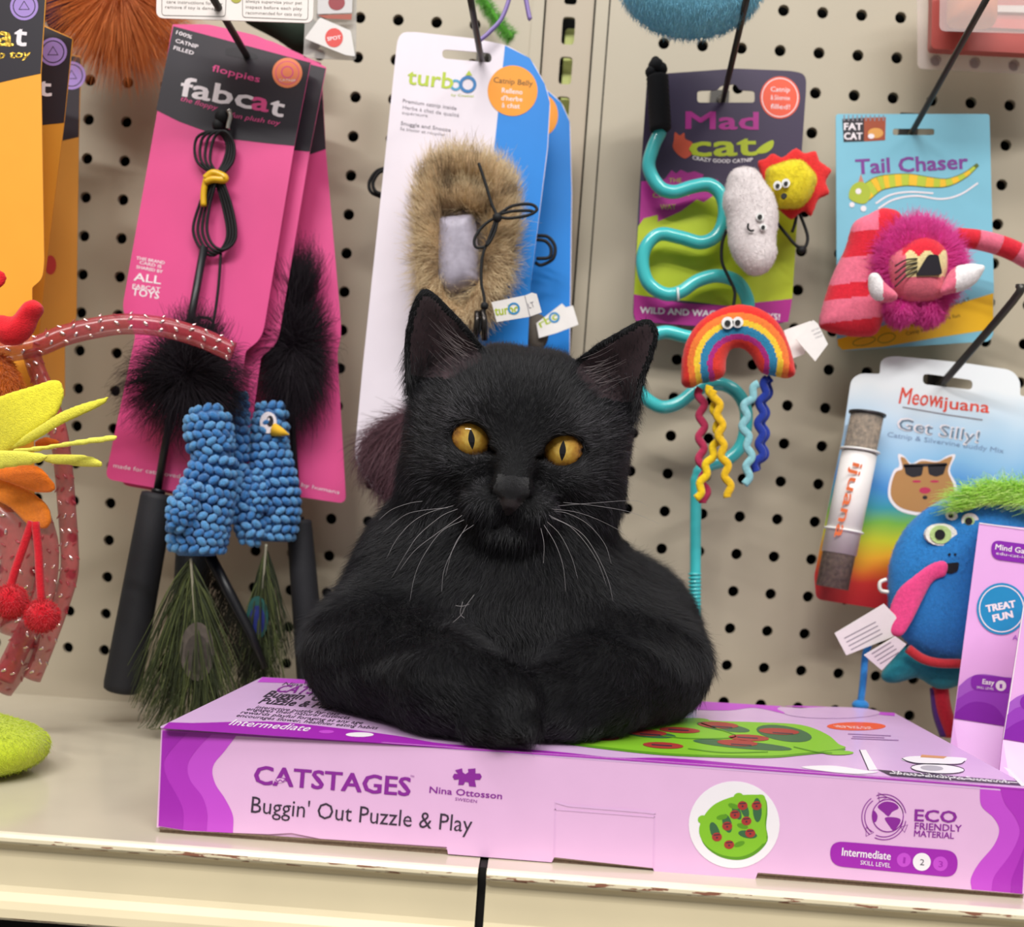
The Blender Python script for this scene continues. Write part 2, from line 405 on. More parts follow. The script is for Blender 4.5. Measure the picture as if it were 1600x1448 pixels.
# shelves: deck and price rail, two units meeting at a narrow gap
railm = mat('beige price rail', '#e9dab6', rough=.4, var=.04, scale=20)
def wear(m):
    nt = m.node_tree; L = nt.links.new; p = nt.nodes['Principled BSDF']; src = p.inputs['Base Color'].links[0].from_socket
    tc = nt.nodes.new('ShaderNodeTexCoord'); mp = nt.nodes.new('ShaderNodeMapping'); mp.inputs['Scale'].default_value = (60, 400, 400); L(tc.outputs['Object'], mp.inputs['Vector'])
    n = nt.nodes.new('ShaderNodeTexNoise'); n.inputs['Scale'].default_value = 1.6; n.inputs['Detail'].default_value = 5; L(mp.outputs['Vector'], n.inputs['Vector'])
    r = nt.nodes.new('ShaderNodeMath'); r.operation = 'GREATER_THAN'; r.inputs[1].default_value = .575; L(n.outputs['Fac'], r.inputs[0])
    mx = nt.nodes.new('ShaderNodeMix'); mx.data_type = 'RGBA'; L(r.outputs[0], mx.inputs['Factor']); L(src, mx.inputs['A']); mx.inputs['B'].default_value = lin('#8a5a46'); L(mx.outputs['Result'], p.inputs['Base Color'])
    return m
chip = wear(mat('chipped rail edge', '#e0d3b4', rough=.35, var=.03))
def shelf(x0, x1, label):
    t = thing('metal_shelf', label, 'shelf', (0, -.15, 0)); mb = MB()
    g = lambda x, z, d: (x, z, -d)
    perf(mb, x0, x1, -.2805, -.2655, -.1942, -.2735, INCH, .015, .0037, .0019, g, shelfm, .003)
    perf(mb, x0, x1, -.2965, -.2815, -.1962, -.2900, INCH, .015, .0037, .0019, g, shelfm, .003)
    perf(mb, x0, x1, -.036, -.021, -.1942, -.029, INCH, .015, .0037, .0019, g, shelfm, .003)
    for a, b in ((-.2815, -.2805), (-.2655, -.036), (-.021, .0)): mb.add([(x0, a, 0), (x1, a, 0), (x1, b, 0), (x0, b, 0)], [(0, 1, 2, 3)], shelfm)
    mb.box((x0, -.294, -.006), (x1, 0, -.0035), dark); mb.box((x0, -.29, -.10), (x1, -.28, -.006), dark)  # black boxes added for the shade beneath the deck
    mb.build('deck', t)
    mb = MB(); prof = [(-.2965, 0), (-.2985, .0007), (-.3005, .0004), (-.3018, -.0008), (-.3020, -.0022), (-.3012, -.0034), (-.2985, -.0048), (-.2972, -.0068), (-.2968, -.0100), (-.2970, -.022), (-.2978, -.0245), (-.2998, -.0275), (-.3008, -.0305), (-.3010, -.0340), (-.3002, -.0352), (-.2975, -.0356), (-.2940, -.0350), (-.2940, -.001)]
    n = len(prof); mi = [0 if 0 <= i < 3 else (1 if i in (3, 4, 13) else 2) for i in range(n - 1)]
    for i in range(n - 1):
        (a, b), (c, d) = prof[i], prof[i + 1]; m = (mat('cream rail lip', '#efe6cc', rough=.25, coat=.3), chip, railm)[mi[i]]
        mb.add([(x0, a, b), (x1, a, b), (x1, c, d), (x0, c, d)], [(0, 1, 2, 3)], m)
    for x in (x0, x1): mb.add([(x, a, b) for a, b in prof], [tuple(range(n))], dark)
    mb.build('price_rail', t)
mb = MB(); mb.box((-.013, -.2925, -.09), (-.010, -.01, -.001), mat('gap shade filler', '#1a1613', rough=.8)); mb.build('trim_gap_shade', kind='structure')  # added dark filler, its colour is the shade inside the rail gap
mb = MB(); mb.box((-1.2, -.001, -1.1), (1.2, .012, -.02), mat('shade toned lower back', '#2a2622', rough=.8)); mb.build('wall_back.003', kind='structure')  # lower back coloured dark to paint the shade under the shelf
mb = MB(); mb.box((-3, -4, -1.12), (3, .1, -1.1), mat('store floor vinyl', '#6f6a62', rough=.4)); mb.build('floor', kind='structure')
shelf(-.70, -.0133, 'cream metal shelf left of the rail gap, under the green plush')
shelf(-.0098, .70, 'cream metal shelf right of the rail gap, under the box corner')
# ------------------------------------------------------------------ the big puzzle box the cat lies on
PK, P1, P2, P3 = pr('#e9bae3'), pr('#c84fd3'), pr('#b436c0'), pr('#a428b2')
INK, PURP = pr('#3d3242'), pr('#8e2a9b')
BH = .045
box = thing('puzzle_box', 'large pink and purple cardboard puzzle box with the black cat lying on it', 'box', (.03, -.2, 0))
FLb, FRb = np.array([-.1490, -.2830, 0]), np.array([.2120, -.2830, 0])
BLb, BRb = np.array([-.1470, -.1330, 0]), np.array([.2200, -.0940, 0])
up = np.array([0, 0, 1.])
mb = MB(); kraft = mat('brown corrugated board', '#7d6a58', rough=.9, var=.2, scale=800)
lo_, hi_ = [q + up * .0022 for q in (FLb, FRb, BRb, BLb)], [q + up * BH for q in (FLb, FRb, BRb, BLb)]
ins = [q + (np.array([.03, -.19, 0]) - q) * .006 for q in (FLb, FRb, BRb, BLb)]
mb.add(lo_ + hi_, [(0, 3, 2, 1), (4, 5, 6, 7), (1, 2, 6, 5), (2, 3, 7, 6), (3, 0, 4, 7), (0, 1, 5, 4)], PK)
mb.add([q for q in ins] + [q + up * .0022 for q in ins], [(0, 3, 2, 1), (0, 1, 5, 4), (1, 2, 6, 5), (2, 3, 7, 6), (3, 0, 4, 7)], kraft)
mb.build('carton', box)
SF = Surf(FLb - np.array([0, .0009, 0]), (0, -1, 0)); ST = Surf((0, -.2, BH), (0, 0, 1))
mb = MB(); T_ = lambda y: [(247.5, 1291), (292, 1298), (420, 1303), (455, 1301), (500, 1310), (560, 1314), (698, 1323), (700, 1334), (862, 1347), (866, 1339), (1020, 1356), (1023, 1363), (1180, 1374), (1184, 1363), (1400, 1380), (1598, 1397)]
front = [(253.5, 1140)] + T_(0) + [(1607, 1231.5), (1430, 1218), (1000, 1187), (600, 1160)]
mb.card(SF, front, PK, th=.0006)
def wave(c, lefttop, leftbot): return cr(c, 6) + [leftbot, lefttop]
mb.pp(SF, [(254, 1141)] + cr([(371, 1147), (352, 1172), (333, 1197), (336, 1223), (352, 1248), (364, 1274), (364, 1301)], 6) + [(292, 1297), (248, 1290)], P1, .0002)
mb.pp(SF, [(254, 1141)] + cr([(333, 1145), (311, 1167), (294, 1193), (297, 1218), (316, 1244), (324, 1270), (323, 1298)], 6) + [(292, 1297), (248, 1290)], P2, .00035)
mb.pp(SF, [(254, 1141)] + cr([(297, 1142), (275, 1163), (257, 1189), (261, 1214), (275, 1240), (286, 1265), (286, 1296)], 6) + [(248, 1290)], P3, .0005)
mb.pp(SF, cr([(1531, 1227), (1533, 1258), (1552, 1277), (1561, 1296), (1553, 1320), (1529, 1349), (1517, 1372), (1518, 1389)], 6) + [(1597, 1396), (1606, 1232)], P1, .0002)
mb.pp(SF, cr([(1562, 1230), (1570, 1255), (1586, 1277), (1593, 1301), (1579, 1334), (1554, 1368), (1549, 1391)], 6) + [(1597, 1396), (1606, 1232)], P2, .00035)
mb.pp(SF, cr([(1601, 1320), (1592, 1345), (1581, 1372), (1579, 1394)], 6) + [(1597, 1396)], P3, .0005)
mb.line(SF, [(254, 1141.5), (600, 1161), (1000, 1188), (1430, 1219.5), (1607, 1233)], 2.5, P2, .0006)
# lettering
mb.text(SF, 'CATSTAGES', (397, 1224), (640, 1243), 30, PURP, .0004, bold=.028)
mb.pp(SF, circ(438, 1219, 8, 3.6, 14), PK, .0005); mb.line(SF, cr([(431, 1217), (434, 1221), (438, 1218), (442, 1221), (445, 1218)], 4), 1.6, PURP, .00055)
mb.text(SF, 'TM', (641, 1214), (647, 1214.5), 3.5, PURP, .0004)
mb.text(SF, "Buggin' Out Puzzle & Play", (392, 1269), (737, 1300), 27, INK, .0004, bold=.0)
pz = [(711, 1203), (722, 1200), (723, 1206), (727, 1209), (732, 1206), (731, 1201), (743, 1200), (743, 1208), (750, 1208), (753, 1213), (750, 1218), (742, 1218), (744, 1229), (733, 1228), (732, 1222), (727, 1221), (724, 1226), (716, 1226), (717, 1217), (710, 1218), (707, 1213), (710, 1208), (716, 1209)]
mb.pp(SF, pz, PURP, .0004)
mb.text(SF, 'Nina Ottosson', (671, 1238), (784, 1248), 10.5, PURP, .0004, bold=.02)
mb.text(SF, 'SWEDEN', (711, 1250), (745, 1254), 5, PURP, .0004)
# pressed flap in the middle
emb = pr('#e6b9e4'); mb.line(SF, [(867, 1252), (888, 1258), (1010, 1268), (1024, 1270)], 4, emb, .0004); mb.line(SF, [(868, 1254), (866, 1339)], 1.5, emb, .0004); mb.line(SF, [(1023, 1271), (1021, 1357)], 1.5, emb, .0004); mb.line(SF, [(866, 1264), (1023, 1276)], 2, emb, .0004)
for a, b in (((866, 1340), (1020, 1356)), ((1185, 1364), (1596, 1397)), ((248, 1294), (697, 1326))): mb.line(SF, [a, b], 2.5, kraft, -.0002)
# round picture of the board
WH, GR, GD, RD, DG = pr('#f4eef4'), pr('#86c32e'), pr('#5f9a24'), pr('#a93a35'), pr('#3e6a45')
mb.pp(SF, circ(1147, 1288, 71, 68, 44), WH, .0004)
leaf = cr([(1100, 1274), (1118, 1255), (1150, 1243), (1180, 1241), (1194, 1243), (1197, 1262), (1195, 1285), (1197, 1308), (1180, 1328), (1155, 1338), (1125, 1334), (1101, 1318), (1092, 1297)], 5, True)
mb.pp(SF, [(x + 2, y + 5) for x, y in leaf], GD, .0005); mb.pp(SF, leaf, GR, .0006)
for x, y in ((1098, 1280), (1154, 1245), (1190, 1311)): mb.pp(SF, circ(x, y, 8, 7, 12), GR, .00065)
for x, y, rx, ry, a in ((1117, 1299, 16, 7, 70), (1136, 1286, 15, 7, 75), (1151, 1268, 13, 6, 65), (1163, 1264, 14, 6, 70), (1183, 1265, 19, 7, 88), (1168, 1303, 15, 6, 10)):
    mb.pp(SF, circ(x, y, rx, ry, 16, rot=a), DG, .0007)
for x, y in ((1120, 1307), (1136, 1290), (1148, 1272), (1160, 1258), (1182, 1258), (1172, 1301), (1166, 1282), (1139, 1319)):
    mb.pp(SF, circ(x, y, 8, 7, 14), RD, .0008); mb.pp(SF, circ(x, y + 1, 1.6, 1.6, 6), INK, .0009); mb.line(SF, [(x - 5, y - 3), (x + 5, y - 4)], 1.6, INK, .0009)
for x, y, a in ((1146, 1259, 20), (1128, 1276, -10), (1160, 1290, 15), (1155, 1318, -20)): mb.pp(SF, circ(x, y, 9, 4, 12, rot=a), GD, .00075)
# eco mark
for a0, a1 in ((130, 235), (250, 350), (10, 115)): mb.line(SF, circ(1381, 1276, 34.5, 35.5, 20, a0, a1), 1.4, PURP, .0004); mb.line(SF, circ(1381, 1276, 30, 31, 20, a0, a1), 1.4, PURP, .0004)
for p in ([(1372, 1238), (1386, 1245), (1374, 1252)], [(1407, 1292), (1418, 1288), (1413, 1300)], [(1353, 1292), (1353, 1306), (1365, 1300)]): mb.line(SF, p, 1.4, PURP, .0004, closed=True)
mb.pp(SF, circ(1387, 1274, 25, 26, 30), PURP, .0004); mb.pp(SF, circ(1387, 1274, 23.3, 24.3, 30), PK, .00045)
mb.pp(SF, cr([(1371, 1260), (1382, 1252), (1397, 1254), (1404, 1262), (1394, 1268), (1388, 1275), (1380, 1269)], 4, True), PURP, .0005)
mb.pp(SF, cr([(1365, 1266), (1371, 1274), (1368, 1284), (1363, 1280)], 4, True), PURP, .0005)
mb.pp(SF, cr([(1382, 1278), (1393, 1276), (1406, 1279), (1405, 1287), (1396, 1297), (1389, 1290)], 4, True), PURP, .0005)
mb.text(SF, 'ECO', (1429, 1282), (1494, 1285), 19, PURP, .0004, bold=.03)
mb.text(SF, 'FRIENDLY', (1429, 1295), (1502, 1299), 11, PURP, .0004, bold=.02)
mb.text(SF, 'MATERIAL', (1428, 1306), (1490, 1310), 10, PURP, .0004, bold=.02)
mb.pp(SF, rnd([(1297, 1313), (1497, 1329), (1495, 1371), (1297, 1352)], 21, 8), P3, .0004)
mb.text(SF, 'Intermediate', (1315, 1336), (1391, 1343), 13, WH, .0005, bold=.015)
mb.text(SF, 'SKILL LEVEL', (1344, 1350), (1391, 1355), 7, WH, .0005)
for x, y, r, m1, c in ((1412, 1343, 11, P1, '1'), (1440, 1346, 14, WH, '2'), (1469, 1349, 11.5, P1, '3')):
    mb.pp(SF, circ(x, y, r, r, 24), m1, .0005); mb.text(SF, c, (x - (1.6 if c == '1' else 3.2), y + 5), (x + (1.8 if c == '1' else 3.6), y + 5.4), 10, INK if c == '2' else P3, .0006)
mb.build('front_panel', box)
# top panel
TP = pr('#e2bbe8', .25); mb = MB()
tc = [ST.o * 0 + q + up * (BH + .00008) for q in (FLb - (0, .001, 0), FRb - (0, .001, 0), BRb, BLb)]
mb.prism(tc, -up * .0006, TP)
def tt(s_, a, b, h, m, **k): mb.text(ST, s_, a, b, h, m, .0006, up=((836.8 - (a[0] + b[0]) / 2) / (a[1] - 839.5), -1), **k)
E_ = .0005
mb.pp(ST, [(254, 1138.5), (264, 1129)] + cr([(300, 1130), (420, 1128), (520, 1137), (620, 1150), (700, 1163), (860, 1174), (960, 1184), (1050, 1185), (1180, 1196), (1250, 1202), (1340, 1212)], 5) + [(1370, 1213), (1606, 1230)], P3, E_)
mb.pp(ST, [(410, 1058.5), (402, 1066), (470, 1068), (600, 1076), (640, 1071)], P1, E_)
mb.pp(ST, cr([(1040, 1103), (1090, 1109), (1140, 1110), (1180, 1106), (1230, 1116), (1214, 1107), (1240, 1103), (1330, 1107), (1370, 1116), (1398, 1119)], 5) + [(1398, 1114), (1060, 1094)], P1, E_)
mb.pp(ST, circ(1300, 1114, 75, 9, 30), TP, .0007)
tt('Intermediate', (357, 1133), (480, 1143), 9, WH, bold=.01)
mb.pp(ST, circ(562, 1148.5, 22, 3.6, 20), WH, .0007); mb.pp(ST, circ(510, 1144, 12, 2.6, 20), P1, .0007)
tt('CATSTAGES', (428, 1081), (560, 1089), 11, PURP, bold=.03)
tt('Nina Ottosson', (440, 1071), (540, 1077), 5, INK)
tt("Buggin' Out", (411, 1089), (520, 1097), 10, INK, bold=.03); tt('Puzzle & Play', (403, 1099), (520, 1108), 9, INK, bold=.03)
for k, (x, y, s_) in enumerate(((398, 1104, 'interactive puzzle for cats'), (384, 1107, 'engages their natural instincts'), (375, 1112, 'rewards playful foraging at any age'), (368, 1117, 'encourages slower, healthier eating habits'))):
    tt(s_, (x, y + 3), (x + 130 + 30 * k, y + 14 + 3 * k), 4.6, INK)
lf = cr([(872, 1157), (900, 1146), (985, 1132), (1050, 1122), (1120, 1127), (1180, 1129), (1250, 1133), (1290, 1147), (1310, 1163), (1318, 1170), (1250, 1178), (1190, 1182), (1060, 1179), (960, 1170)], 5, True)
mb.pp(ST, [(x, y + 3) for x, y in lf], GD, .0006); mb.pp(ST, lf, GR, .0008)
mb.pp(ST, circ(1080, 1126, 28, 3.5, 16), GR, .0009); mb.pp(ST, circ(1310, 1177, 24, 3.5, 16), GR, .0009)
for x, y, rx, ry, a, d in ((938, 1153, 30, 5, 3, 0), (1018, 1149, 38, 5, 4, 1), (1062, 1142, 34, 4.5, 4, 0), (1130, 1137, 42, 6, 8, 1), (1036, 1166, 44, 5, 3, 0), (1170, 1154, 36, 5, 1, 0), (1160, 1165, 78, 6, 5, 1), (1225, 1147, 44, 12, 9, 1)):
    if d: mb.pp(ST, circ(x, y, rx, ry, 20, rot=a), DG, .001)
    mb.pp(ST, circ(x - (8 if d else 0), y - (3 if d else 0), min(rx, 32), min(ry, 5), 16, rot=3), RD, .0012); mb.line(ST, [(x - 18, y - 1), (x - 4, y), (x + 14, y + 1)], 1.8, INK, .0013)
for p in ([(1095, 1131), (1150, 1152), (1080, 1155), (1035, 1151)], [(1075, 1171), (1130, 1177), (1200, 1176)], [(1240, 1168), (1275, 1176), (1300, 1178)]): mb.line(ST, cr(p, 5), 1.6, GD, .0012)
OR = pr('#ea5a30'); mb.pp(ST, circ(1338, 1135, 46, 6.5, 30), OR, E_)
tt('HELP BUGS OUT', (1308, 1137), (1366, 1140), 4, WH)
for a, b in (((1325, 1147), (1392, 1150)), ((1332, 1151), (1382, 1153)), ((1330, 1154), (1404, 1157))): mb.line(ST, [a, b], 1.5, pr('#9a6fa4'), E_)
mb.pp(ST, [(1343, 1172), (1353, 1172), (1371, 1203), (1357, 1204)], WH, E_); mb.line(ST, [(1343, 1172), (1357, 1204)], 1.3, INK, .0007)
mb.pp(ST, [(1371, 1203), (1588, 1221), (1596, 1228), (1392, 1213)], INK, .0006)
mb.text(ST, 'Most Likely to Succeed', (1402, 1211.5), (1578, 1225), 7, WH, .0009, up=(-1.5, -1))
mb.pp(ST, [(1568, 1199), (1577, 1202), (1604, 1229), (1596, 1229)], WH, .0007)
mb.pp(ST, cr([(1252, 1199), (1300, 1197), (1350, 1204), (1372, 1207), (1340, 1210), (1290, 1206)], 5, True), WH, .0007)
mb.pp(ST, cr([(1409, 1186), (1430, 1182), (1500, 1184), (1510, 1188), (1495, 1194), (1440, 1193), (1415, 1190)], 5, True), WH, .0007)
mb.pp(ST, circ(1465, 1202, 42, 7.5, 20, rot=3), WH, .0007); mb.pp(ST, circ(1456, 1201, 18, 4, 16, rot=3), pr('#b9b3bd'), .0009)
mb.pp(ST, [(1440, 1180), (1480, 1183), (1474, 1186), (1438, 1184)], pr('#d79a6a'), .0009)
mb.line(ST, cr([(1409, 1186), (1420, 1191), (1440, 1194), (1495, 1195), (1508, 1190)], 5), 1.3, INK, .0009); mb.line(ST, circ(1465, 1202, 42, 7.5, 20, rot=3), 1.1, INK, .0009, closed=True)
mb.line(ST, [(1390, 1209), (1590, 1224)], 1.2, WH, .0009)
mb.build('top_panel', box)
# ------------------------------------------------------------------ the black cat
O = at(808, 695, -.217); cr_, cu_ = RM[:, 0], RM[:, 1]
fw = nn(CAM - O); a7 = math.radians(7.0)
hu = math.cos(a7) * cu_ + math.sin(a7) * cr_; hu = nn(hu - fw * (hu @ fw)); hx = np.cross(hu, fw); hx = nn(hx)
if hx @ cr_ < 0: hx = -hx
HR = np.stack([hx, fw, hu], 1)
def H(x, f, u): return O + HR @ (np.array([x, f, u], float) * .001)
mmv = lambda *r: tuple(q * .001 for q in r)
F = Field((-.135, -.305, .040), (.135, .0, .262), .0013)
# torso and limbs
F.ell(at(795, 985, -.155), (.060, .068, .058), .01)
F.ell((.030, -.105, .085), (.056, .080, .046), .03)
F.ell((.057, -.100, .080), (.040, .062, .037), .02)      # right haunch
F.ell((-.030, -.095, .085), (.040, .060, .042), .02)     # left haunch
F.cap(H(-3, -52, -8), at(783, 905, -.154), .044, .052, .02)
F.ell(at(778, 975, -.179), (.060, .043, .054), .03)
F.cap(at(668, 890, -.165), at(615, 1015, -.190), .033, .034, .03)
F.cap(at(868, 930, -.160), at(935, 1030, -.175), .030, .033, .03)
F.cap((-.079, -.212, .072), (-.035, -.256, .067), .0275, .021, .02)
F.cap((-.035, -.256, .067), (-.0095, -.269, .0628), .021, .0168, .01)
F.cap((.066, -.178, .072), (.032, -.232, .066), .0275, .021, .02)
F.cap((.032, -.232, .066), (.012, -.250, .062), .020, .016, .01)
for (cx_, cy_, cz_, r) in ((-.0190, -.2780, .0555, .0080), (-.0095, -.2810, .0555, .0082), (.0002, -.2790, .0555, .0080)): F.ell((cx_, cy_, cz_), (r, r * 1.1, r), .0035)
for (cx_, cy_, cz_, r) in ((.0120, -.2600, .0555, .0078), (.0210, -.2570, .0550, .0080), (.0290, -.2510, .0550, .0076)): F.ell((cx_, cy_, cz_), r, .004)
F.cap((.02, -.045, .066), (-.045, -.042, .060), .013, .010, .012)     # tail curled behind
# head
F.ell(H(0, -38, 4), mmv(50, 44, 42), .012, HR)
F.ell(H(0, -36, 13), mmv(42, 36, 34), .012, HR)
for s_ in (-1, 1):
    F.ell(H(s_ * 31, -30, -19), mmv(24, 24, 26), .014, HR)
    F.ell(H(s_ * 34, -38, 10), mmv(20, 22, 24), .012, HR)
    F.ell(H(s_ * 9.5, 3, -30), mmv(14, 12, 11), .007, HR)
    F.ell(H(s_ * 20, -13, 13), mmv(15, 10, 7), .008, HR)
    F.ell(H(s_ * 24, -8, -13), mmv(13, 10, 7), .008, HR)
F.ell(H(0, 0, -42.5), mmv(16, 14, 8.5), .007, HR)
F.cap(H(0, -8, 12), H(0, 10, -15), .011, .0080, .008)
F.ell(H(0, 14.0, -19.5), mmv(8.4, 7.4, 5.6), .005, HR)
F.ell(H(0, 14, -27), mmv(4.0, 5.8, 5), .004, HR)
F.ell(H(0, -25, 52), mmv(9, 12, 5), .012, HR, sub=True)
# nostrils, lip line
for s_ in (-1, 1): F.ell(H(s_ * 5.8, 18.5, -24.6), mmv(2.6, 4.2, 1.7), .0012, HR, sub=True); F.ell(H(s_ * 8.2, 15.5, -23.4), mmv(2.4, 3.6, 1.2), .0012, HR, sub=True)
F.cap(H(0, 18, -30), H(0, 16, -36), .0010, .0010, .002, sub=True)
for s_ in (-1, 1): F.cap(H(0, 15.5, -36.5), H(s_ * 13, 6, -41), .0011, .0010, .002, sub=True)
# ears: cupped leaves
EARS = [[(-54, 67), (-58, 60), (-60, 48), (-60, 35), (-54, 12), (-34, 14), (-18, 36), (-25, 48), (-39, 60), (-49, 67)],
        [(57, 66), (61, 60), (60, 48), (58, 38), (55, 14), (36, 14), (20, 36), (28, 49), (42, 60), (51, 66)]]
earmask = []
for ei, outl in enumerate(EARS):
    out = np.array(cr(outl, 4, True)); lo = np.array([min(out[:, 0]), -60, min(out[:, 1])]); hi = np.array([max(out[:, 0]), 5, max(out[:, 1])])
    corners = np.array([H(a, b, c) for a in (lo[0], hi[0]) for b in (-60, 5) for c in (lo[2], hi[2])])
    sl, P = F.win(corners.min(0), corners.max(0)); q = ((P - O) @ HR) * 1000
    d = polydist(out, q[..., 0], q[..., 2]); dd = np.clip(d / 15, 0, 1)
    base = np.clip((62 - q[..., 2]) / 45, 0, 1)
    f0 = -22 - 16 * np.sin(dd * math.pi / 2) * base + .12 * (q[..., 2] - 40)
    g = (np.maximum(np.abs(q[..., 1] - f0) - 1.7, -d + .5)) * .001
    g = np.where(d > -6, g, .006); F.F[sl] = smin(F.F[sl], g.astype(np.float32), .003)
# eye openings
EYE = [(-22, 0, 20), (22, 0, -19)]
for ex, eu, tl in EYE:
    t = math.radians(-tl); R2 = HR @ np.array([[math.cos(t), 0, -math.sin(t)], [0, 1, 0], [math.sin(t), 0, math.cos(t)]])
    F.ell(H(ex, 8, eu), mmv(10.4, 27, 7.5), .0025, R2, sub=True); sg = 1 if ex < 0 else -1
    F.ell(H(ex + sg * 10.2, 8, eu - 4.3), mmv(3.4, 18, 1.6), .001, R2, sub=True)
V, Q = F.mesh()
# keep the lower side resting on the box top
ctop = BH + .0009
V[:, 2] = np.where((V[:, 2] < ctop), ctop, V[:, 2])
for _ in range(1):
    A = np.zeros_like(V); c_ = np.zeros(len(V))
    for a, b in ((0, 1), (1, 2), (2, 3), (3, 0)): np.add.at(A, Q[:, a], V[Q[:, b]]); np.add.at(A, Q[:, b], V[Q[:, a]]); np.add.at(c_, Q[:, a], 1); np.add.at(c_, Q[:, b], 1)
    V = V * .6 + A / c_[:, None] * .4
catm = mat('black cat skin', '#0a0a0c', rough=.8, sheen=.0, var=.1, spec=.25)
furm = mat('black fur', '#121115', rough=.36, spec=.5)
nt = furm.node_tree; hi_ = nt.nodes.new('ShaderNodeHairInfo'); rp_ = nt.nodes.new('ShaderNodeValToRGB'); nt.links.new(hi_.outputs['Random'], rp_.inputs['Fac']); nt.links.new(rp_.outputs['Color'], nt.nodes['Principled BSDF'].inputs['Base Color'])
e_ = rp_.color_ramp.elements; e_[0].color = lin('#070609'); e_[1].color = lin('#25242a'); e_[0].position = .35; e_[1].position = 1
nosem = mat('black nose leather', '#2b2425', rough=.45, bump=.5, bscale=2500, spec=.5); bridm = mat('short dark muzzle fur', '#121115', rough=.7, sheen=.2, bump=.8, bscale=3500, var=.15, scale=900, spec=.3)
earm = mat('dusky ear skin', '#35262a', rough=.75, var=.2, scale=120)
C = V[Q].mean(1); L_ = ((C - O) @ HR) * 1000
nrm = unit(np.cross(V[Q[:, 1]] - V[Q[:, 0]], V[Q[:, 2]] - V[Q[:, 1]])); nf = nrm @ fw
k = np.zeros(len(Q), int)
def earin(L2, marg):
    e = np.zeros(len(L2), bool)
    for outl in EARS: e |= (polydist(np.array(cr(outl, 4, True)), L2[:, 0], L2[:, 2]) > marg) & (L2[:, 2] > 22) & (L2[:, 1] < -12) & (L2[:, 1] > -60)
    return e
k[earin(L_, 3.5) & (nf > .25) & (L_[:, 2] > 27)] = 2
nosemask = lambda q: (q[:, 1] > 14.0) & (((np.hypot(q[:, 0] / 8.6, (q[:, 2] + 22) / 4.2) < 1)) | ((q[:, 2] <= -21.5) & (q[:, 2] > -32) & (np.abs(q[:, 0]) < 8.6 + (q[:, 2] + 21.5) * .72)))
k[nosemask(L_)] = 1
bridge = lambda q: (q[:, 1] > 7) & (q[:, 2] < -14) & (q[:, 2] > -24.5) & (np.abs(q[:, 0]) < 4.2 + np.clip(-q[:, 2] - 1, 0, 21) * .21)
k[bridge(L_) & ~(nosemask(L_) & (L_[:, 2] < -24))] = 3
mb = MB(); mb.mats = [catm, nosem, earm, bridm]; mb.add(V, Q, k, True)
catE = thing('cat', 'black shorthaired cat with amber eyes lying on the pink box, facing forward', 'cat', (0, -.2, BH))
body = mb.build('body', catE)
# eyes
def eyemat():
    m = bpy.data.materials.new('amber cat eye'); m.use_nodes = True; nt = m.node_tree; L = nt.links.new; p = nt.nodes['Principled BSDF']
    tc = nt.nodes.new('ShaderNodeTexCoord'); sp = nt.nodes.new('ShaderNodeSeparateXYZ'); L(tc.outputs['Object'], sp.inputs[0])
    def mth(op, a, b=None):
        n = nt.nodes.new('ShaderNodeMath'); n.operation = op
        for i, q in enumerate((a, b)):
            if q is None: continue
            if isinstance(q, (int, float)): n.inputs[i].default_value = q
            else: L(q, n.inputs[i])
        return n.outputs[0]
    X, Z = sp.outputs['X'], sp.outputs['Z']
    rr = mth('SQRT', mth('ADD', mth('POWER', X, 2.0), mth('POWER', Z, 2.0)))
    no = nt.nodes.new('ShaderNodeTexNoise'); no.inputs['Scale'].default_value = 420; no.inputs['Detail'].default_value = 4; L(tc.outputs['Object'], no.inputs['Vector'])
    r2 = mth('ADD', rr, mth('MULTIPLY', mth('SUBTRACT', no.outputs['Fac'], .5), .0075))
    ramp = nt.nodes.new('ShaderNodeValToRGB'); L(mth('DIVIDE', r2, .0105), ramp.inputs['Fac'])
    e = ramp.color_ramp.elements; e[0].position = .0; e[0].color = lin('#dcbc5e'); e[1].position = 1; e[1].color = lin('#120b06')
    for q, c in ((.28, '#c9a347'), (.5, '#b88a33'), (.72, '#9c6b26'), (.86, '#5e3a10'), (.92, '#1a0f07')):
        n = e.new(q); n.color = lin(c)
    ax = mth('ABSOLUTE', X); az = mth('ABSOLUTE', Z)
    sl = mth('LESS_THAN', mth('ADD', mth('DIVIDE', ax, .00155), mth('POWER', mth('DIVIDE', az, .0049), 1.7)), 1.0)
    mx = nt.nodes.new('ShaderNodeMix'); mx.data_type = 'RGBA'; L(sl, mx.inputs['Factor']); L(ramp.outputs['Color'], mx.inputs['A']); mx.inputs['B'].default_value = (.004, .004, .006, 1)
    L(mx.outputs['Result'], p.inputs['Base Color']); p.inputs['Roughness'].default_value = .6; p.inputs['Specular IOR Level'].default_value = .1; p.inputs['Coat Weight'].default_value = 1; p.inputs['Coat Roughness'].default_value = .05; p.inputs['Coat IOR'].default_value = 1.5
    return m
em = eyemat()
